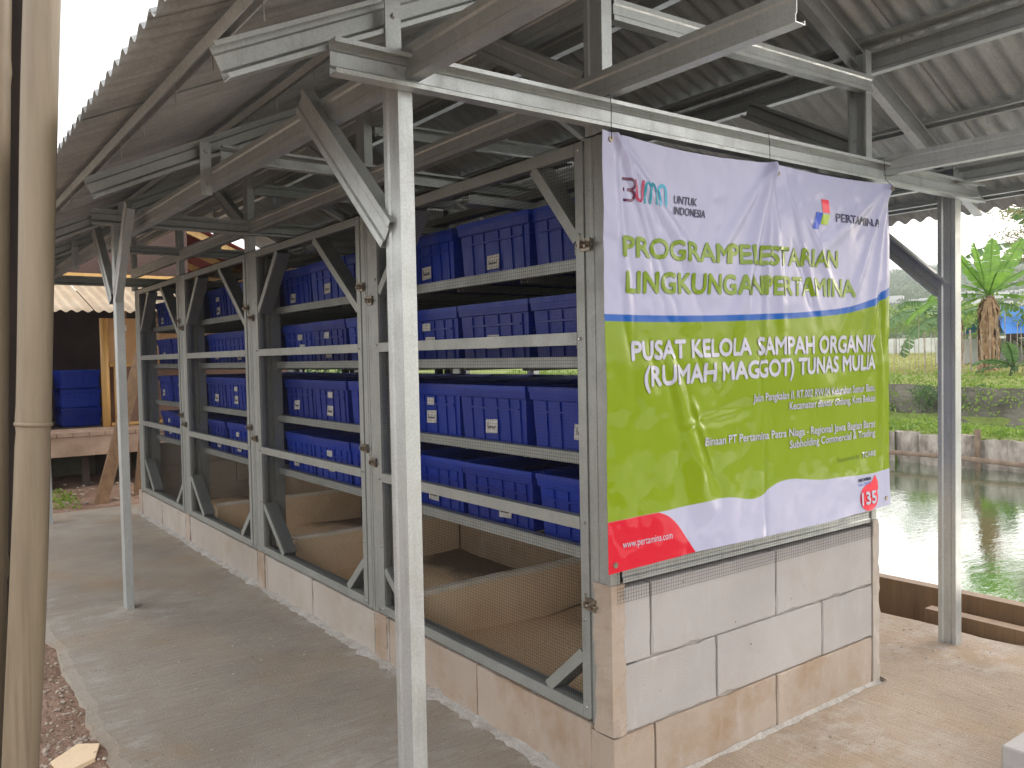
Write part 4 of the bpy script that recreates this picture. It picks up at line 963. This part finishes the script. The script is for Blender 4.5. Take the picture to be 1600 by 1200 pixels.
# camera right is azimuth about -37 degrees, left about 143
Rt, Lt = math.radians(-36), math.radians(144)
bp = spot(1545, 600, 17); banana(bp.x, bp.y, .6, 1.75, [(Lt, .95, 1.25, .16, .3), (Lt + .4, 1.2, 1.15, .15, .2), (Rt + .3, .95, 1.5, .19, .1), (Rt, .55, 1.5, .2, 1.5), (Lt - .2, .2, 1.8, .2, 1.7), (Rt + .9, 1.25, 1.3, .17, .2), (Lt + .2, .5, 1.6, .2, 1.9), (Rt - .2, .8, 1.3, .18, 1.2),
    (Lt + .1, -.1, 1.5, .18, 2.0), (Rt - .5, .1, 1.4, .2, 1.6), (Lt + 1.2, .6, 1.6, .2, 1.2)], 'tall banana plant with brown dry skirt and upright bright leaves beyond the pond', 'banana', True, .1)
bp = spot(1585, 600, 15.5); banana(bp.x, bp.y, .55, .35, [(Lt, .5, .85, .14, 1.4), (Rt, .6, .8, .14, 1.2), (Lt + .8, .9, .8, .14, 1), (Rt - .6, .3, .8, .14, 1.4), (Lt - .6, .2, .7, .12, 1.2)], 'short young banana plant in front of the tall banana stem', 'banana_dull', False, .1)
bp = spot(1490, 590, 20); banana(bp.x, bp.y, .7, 1.35, [(Lt, .35, 2.3, .24, 2.0), (Lt + .3, .1, 2.0, .22, 2.2), (Lt - .3, .5, 1.8, .2, 2.2), (Rt, .5, 1.8, .2, 1.4), (Lt - .9, .7, 1.5, .2, 1.6)], 'banana plant with tattered drooping leaves seen just left of the right hand post', 'banana_dull', True, .75)
bp = spot(1660, 600, 21); banana(bp.x, bp.y, .7, 2.9, [(Lt, .4, 2.6, .3, 1.3), (Lt + .4, .8, 2.4, .28, 1.2), (Rt, .6, 2, .3, 1.2), (Lt - .4, .1, 2.2, .26, 1.6)], 'banana plant at the right photo edge with broad leaf high over the hill', 'banana_dull', True, .3)
# tree at top right
tp = spot(1728, 640, 19); tree = empty('shade_tree', 'spreading tree with feathery foliage reaching into the top right sky', 'tree', loc=(tp.x, tp.y, .6))
m = MB(); m.tube([(0, 0, -.2), (.1, 0, 1.5), (0, .1, 3.0)], [.22, .17, .12], 10)
tips = []
for i in range(26):
    a = Lt + R.uniform(-1.5, 1.5); e_ = R.uniform(.0, 1.1); L_ = R.uniform(1.3, 2.9); b = V((0, .1, R.uniform(2.3, 3.0)))
    q = b + V((math.cos(a) * math.cos(e_), math.sin(a) * math.cos(e_), math.sin(e_))) * L_ * .55; r_ = q + V((math.cos(a + .3), math.sin(a + .3), R.uniform(-.15, .4))) * L_ * .45
    m.tube([b, q, r_], [.05, .03, .01], 5); tips += [q, r_, q.lerp(r_, .5), b.lerp(q, .7)]
m.build('trunk', M['bark'], tree, smooth=True)
m = MB()
for q in tips: leaves(m, q, (.36, .36, .26), 60, .055, .8)
m.build('crown', M['tree_leaf'], tree)
# scrub behind the fence
def bush(name, px, py, d, r, n, s, mat, label, cat='bush', group='bushes beyond the pond', trunk=None):
    c = spot(px, py, d); o = empty(name, label, cat, group, (c.x, c.y, .7)); m = MB(); rel = c - V((c.x, c.y, .7))
    for q in range(7):
        cc = rel + V((R.gauss(0, r[0] * .45), R.gauss(0, r[1] * .45), R.gauss(0, r[2] * .35))); leaves(m, cc, (r[0] * .55, r[1] * .55, r[2] * .55), n // 7, s, .9)
    m.build('crown', M[mat], o)
    m = MB(); m.tube([(0, 0, -.2), rel * .5, rel], [.06, .04, .02], 6); m.build('trunk', M['bark'], o)
bush('bush', 1535, 622, 14.6, (.8, .8, .30), 1500, .05, 'leaf_dark', 'dark green bush below the tall banana stem at the water side')
bush('bush', 1450, 625, 14.6, (.5, .5, .28), 800, .05, 'leaf_dark', 'small bush growing out of the stone wall left of the right post')
bush('bush', 1620, 500, 24, (1.2, 1.2, 1.3), 2600, .11, 'leaf', 'leafy green bush right of the tall banana over the blue tarp')
bush('bush', 1530, 508, 60, (4, 4, 1.3), 2400, .35, 'leaf', 'broad light green thicket far behind the banana plants')
bush('bush', 1400, 512, 75, (6, 6, 1.6), 2600, .38, 'leaf', 'broad green thicket low on the hill, left of the right post')
# tarp shelter
sh = spot(1600, 560, 24); ts = empty('tarp_shelter', 'shelter roofed with a bright blue tarpaulin behind the banana plants', 'shelter', loc=(sh.x, sh.y, .7))
m = MB(); u = CR.copy(); u.z = 0; u.normalize(); f_ = V((-u.y, u.x, 0))
a_, b_ = -1.15, 3; m.add([u * a_ + Z_ * .95 - f_ * 1.0, u * b_ + Z_ * .95 - f_ * 1.0, u * b_ + Z_ * 1.75, u * (a_ + .15) + Z_ * 1.75, u * b_ + Z_ * 1.0 + f_ * 1.2, u * a_ + Z_ * 1.0 + f_ * 1.2], [(0, 1, 2, 3), (3, 2, 4, 5)]); m.build('tarpaulin', M['blue_tarp'], ts)
for k in (-1.0, .2, 1.4):
    m = MB(); m.bar(u * k - f_ * .95 + Z_ * -.2, u * k - f_ * .95 + Z_ * .95, u, f_, .06, .06); m.build('post', M['dark'], ts)
m = MB(); m.bar(u * -1.0 - f_ * .95 + Z_ * .9, u * 2.5 - f_ * .95 + Z_ * .9, Z_, f_, .06, .05); m.bar(u * -.9 - f_ * .97 + Z_ * .85, u * -.2 - f_ * .97 + Z_ * .3, u, f_, .04, .04); m.build('beam', M['dark'], ts)
m = MB(); m.add([u * -2 + f_ * 1.1 - Z_ * .3, u * 3 + f_ * 1.1 - Z_ * .3, u * 3 + f_ * 1.1 + Z_ * .85, u * -2 + f_ * 1.1 + Z_ * .85], [(0, 1, 2, 3)]); m.build('back_wall', M['white'], ts)
# low pale buildings and road edge across the field
lw = spot(1400, 540, 95); m = MB(); aa, bb = spot(1250, 543, 95), spot(1640, 541, 85); m.bar((aa.x, aa.y, 1.6), (bb.x, bb.y, 1.6), Z_, f_, .85, .3)
tag(m.build('field_wall', M['white']), 'long pale low wall at the far side of the field', 'wall')
# ------------------------------------------------------------------ hills
def hillz(a, d):
    # a: sideways angle index, ridge rises to the right
    r = .5 + .5 * math.tanh((a + .2) * 1.2)
    return r
m = MB(); na, ndp = 130, 46; vs = []
for j in range(ndp + 1):
    d = 105 + 520 * (j / ndp) ** 1.3
    for i in range(na + 1):
        px = -900 + 3900 * i / na; b = spot(px, 540, d)
        prof = 41 + (px - 1400) * .022; prof = max(16, min(62, prof))
        s = min(1, (d - 105) / 330); low = .16 * min(1, (d - 105) / 90)
        z = 1 + prof * (low + (1 - low) * max(0, (s - .2) / .8) ** 1.05) * (1 if d < 470 else max(.3, 1 - (d - 470) / 260)) + 3.5 * s * fbm(b.x, b.y, .012, 5) + .6 * fbm(b.x, b.y, .08, 3)
        vs.append((b.x, b.y, z))
m.add(vs, [(j * (na + 1) + i, j * (na + 1) + i + 1, (j + 1) * (na + 1) + i + 1, (j + 1) * (na + 1) + i) for j in range(ndp) for i in range(na)])
hills = tag(m.build('hills', M['hillm'], smooth=True), kind='structure')
from mathutils.bvhtree import BVHTree
dg = None; bvh = BVHTree.FromPolygons([V(v) for v in vs], m.f)
m2 = MB(); wh = MB()
for i in range(2600):
    px = R.uniform(1300, 1680) if i % 5 else R.uniform(-300, 1300); d = R.uniform(110, 460); b = spot(px, 540, d); h = bvh.ray_cast(V((b.x, b.y, 300)), -Z_)[0]
    if h is None: continue
    s = R.uniform(1.0, 2.6); leaves(m2, h + Z_ * s * .4, (s * 1.2, s * 1.2, s * .8), 26, s * .34, .8)
for i in range(60):
    px = R.uniform(1360, 1620); d = R.gauss(190, 28); b = spot(px, 540, d); h = bvh.ray_cast(V((b.x, b.y, 300)), -Z_)[0]
    if h: s = R.uniform(.7, 1.7); wh.bar(h + V((-s, 0, s)), h + V((s, s * .6, s)), Z_, V((.5, -1, 0)), s * .45, s)
tag(m2.build('hillside_trees', M['hilltree']), 'distant trees and scrub covering the hillside', 'trees', kind='stuff')
tag(wh.build('hillside_houses', M['white']), 'tiny pale houses scattered across the middle of the hillside', 'houses', kind='stuff')

# ------------------------------------------------------------------ hut at the far left
hut = empty('stilt_hut', 'brown plywood hut on a raised plank deck with cream corrugated awning', 'hut', loc=(0, 8.3, 0))
def hb(name, mat, *a):
    m = MB(); m.box(a[0], a[1], a[2] - 8.3, a[3] - 8.3, a[4], a[5]); return m.build(name, M[mat], hut)
HX0, HX1 = -2.6, 2.6
x = HX0
while x < HX1: hb('deck_plank', 'deck', x, x + .145, 7.85, 8.5, .535, .575); x += .15
hb('deck_beam', 'deck', HX0, HX1, 7.86, 7.94, .33, .532); hb('shadow_backing', 'stonewall', HX0, HX1, 9.2, 9.26, -.12, .48); hb('floor', 'dark', HX0, HX1, 8.5, 10.5, .50, .56)  # wall below the deck is added to give the dark shadow there
for x in (-2.4, -1.6, -.95, -.45, -.1, .45, 1.1, 1.9): hb('leg', 'dark', x, x + .07, 8.05, 8.12, -.12, .53)  # legs coloured dark for the shade under the deck
for x in (-2.2, -1.2, -.6, .2, .9, 1.7): hb('leg', 'dark', x, x + .10, 9.0, 9.1, -.12, .49)
hb('lower_wall', 'ply_brown', .28, HX1, 8.50, 8.54, .58, 1.26); hb('upper_wall', 'ply', .28, HX1, 8.50, 8.54, 1.262, 1.80)
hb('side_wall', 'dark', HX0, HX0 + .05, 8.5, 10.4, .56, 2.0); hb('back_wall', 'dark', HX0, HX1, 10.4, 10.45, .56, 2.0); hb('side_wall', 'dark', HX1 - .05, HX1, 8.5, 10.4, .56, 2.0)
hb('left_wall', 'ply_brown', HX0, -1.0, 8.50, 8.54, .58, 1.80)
m = MB(); m.tube([(.235, .19, .57), (.235, .19, 1.8)], .045, 10); m.build('bamboo_post', M['bamboo_y'], hut, smooth=True)
for p, q in (((.34, .17, .6), (.34, .17, 1.26)), ((.28, .17, 1.27), (2.5, .17, 1.27)), ((.28, .17, .60), (2.5, .17, .60))):
    m = MB(); m.tube([p, q], .022, 8); m.build('bamboo_batten', M['bamboo_y'], hut, smooth=True)
hb('switch_box', 'white', .40, .47, 8.47, 8.498, 1.66, 1.72)
for a, b in ((-2.6, -1.3), (-1.28, .0), (.02, 1.3), (1.32, 2.6)):
    m = MB(); n = int((b - a) / .076 * 6); vs = []
    for lay in (0, -.003):
        for i in range(n + 1):
            x = a + (b - a) * i / n; dz = .012 * math.cos(2 * math.pi * x / .10)
            for (yy, zz) in ((-.62, 1.83), (-.2, 2.02), (.25, 2.22)): vs.append((x + (yy + .62) * -.15, yy + .01 * fbm(x, 0, 6, 2), zz + dz + lay))
    N = (n + 1) * 3; fs = [(i * 3 + k, (i + 1) * 3 + k, (i + 1) * 3 + k + 1, i * 3 + k + 1) for i in range(n) for k in (0, 1)] + [(N + i * 3 + k, N + i * 3 + k + 1, N + (i + 1) * 3 + k + 1, N + (i + 1) * 3 + k) for i in range(n) for k in (0, 1)]
    fs += [(i * 3, N + i * 3, N + (i + 1) * 3, (i + 1) * 3) for i in range(n)]
    m.add(vs, fs); m.build('awning_sheet', M['cream'], hut, smooth=True)
hb('awning_batten', 'bamboo_y', HX0, HX1, 8.5, 8.54, 2.24, 2.30)
hb('gable_tarp', 'tarp_brown', HX0, 1.2, 8.6, 8.63, 2.25, 3.3)
# crates stored inside
for i, (x, y, z) in enumerate([(-.52, 9.25, .565), (-.52, 9.25, .785), (.06, 9.3, .565), (.06, 9.3, .785), (.06, 9.3, 1.005), (-.52, 9.25, 1.005)]):
    crate(x, y, z, ('blue crate inside the dark hut, ' + ('left stack, bottom', 'left stack, middle', 'right stack, bottom', 'right stack, middle', 'right stack, topmost', 'left stack, topmost')[i]), 'blue crates stored in the hut', tagged=False, rz=math.pi / 2)
# taller red roofed building behind
rb = empty('red_roofed_shed', 'open shed with red roof sheets and pale timber rafters behind the cage', 'shed', loc=(1.5, 10.5, 0))
m = MB(); sheet(-.4, 1.6, -1.4, 3.5, lambda x: 3.15 - .42 * (x + .4), amp=.01).build('roof_sheet', M['red'], rb, smooth=True); sheet(-2.4, -.4, -1.4, 3.5, lambda x: 3.15 + .42 * (x + .4), amp=.01).build('roof_sheet', M['red'], rb, smooth=True)
for y in (-1.3, -.3, .7, 1.8):
    for s in (1, -1):
        m = MB(); m.bar((-.4, y, 3.08), (-.4 + 2.0 * s, y, 3.08 - .84), Z_, Y_, .045, .025); m.build('rafter', M['bamboo_y'], rb)
for x in (-.95, 1.2):
    m = MB(); m.bar((x, -1.35, 0), (x, -1.35, 2.9), X_, Y_, .05, .05); m.build('post', M['timber'], rb)
m = MB(); m.box(-.9, 1.6, 1.9, 1.95, 1.5, 3.0); m.build('back_wall', M['tarp_brown'], rb)
# leaning timbers
def prop(a, b, hw, label):
    m = MB(); m.bar(a, b, X_, Y_, hw, .028); o = m.build('timber_prop', M['timber'], bevel=.003); tag(o, label, 'timber', 'timbers leaning by the hut')
prop((-.17, 6.72, -.06), (.62, 7.82, 1.9), .058, 'thick brown timber leaning to the right between slab and hut deck')
prop((.22, 6.95, -.06), (.62, 7.80, 1.75), .05, 'darker timber leaning more steeply just left of the cage corner')
m = MB()
for i in range(500):
    x, y = R.uniform(-2.4, -.3), R.uniform(6.6, 7.9); leaves(m, (x, y, -.01), (.05, .05, .03 if R.random() < .85 else .12), 4, .03, 1, up=0)
tag(m.build('weeds', M['leaf']), 'sparse green weeds in the dirt before the hut', 'weeds', kind='stuff')
m = MB()
for i in range(900):
    x, y = R.uniform(-6, 6), R.uniform(12, 17); leaves(m, (x, y, R.uniform(0, 2.6)), (.5, .5, .4), 12, .12, 1)
tag(m.build('hedge', M['leaf_dark']), 'dark green hedge behind the huts', 'hedge', kind='stuff')

# ------------------------------------------------------------------ air
m = MB(); m.box(-45, 640, -60, 560, -3, 85)
hm = bpy.data.materials.new('haze'); hm.use_nodes = True; ht = hm.node_tree; ht.nodes.clear()
ho = ht.nodes.new('ShaderNodeOutputMaterial'); pv = ht.nodes.new('ShaderNodeVolumePrincipled'); ht.links.new(pv.outputs[0], ho.inputs['Volume'])
pv.inputs['Color'].default_value = (.86, .91, 1, 1); pv.inputs['Density'].default_value = .0010; pv.inputs['Anisotropy'].default_value = .3
hz = m.build('haze', hm); tag(hz, 'thin pale haze lying over the whole valley and hillside', 'haze', kind='stuff')
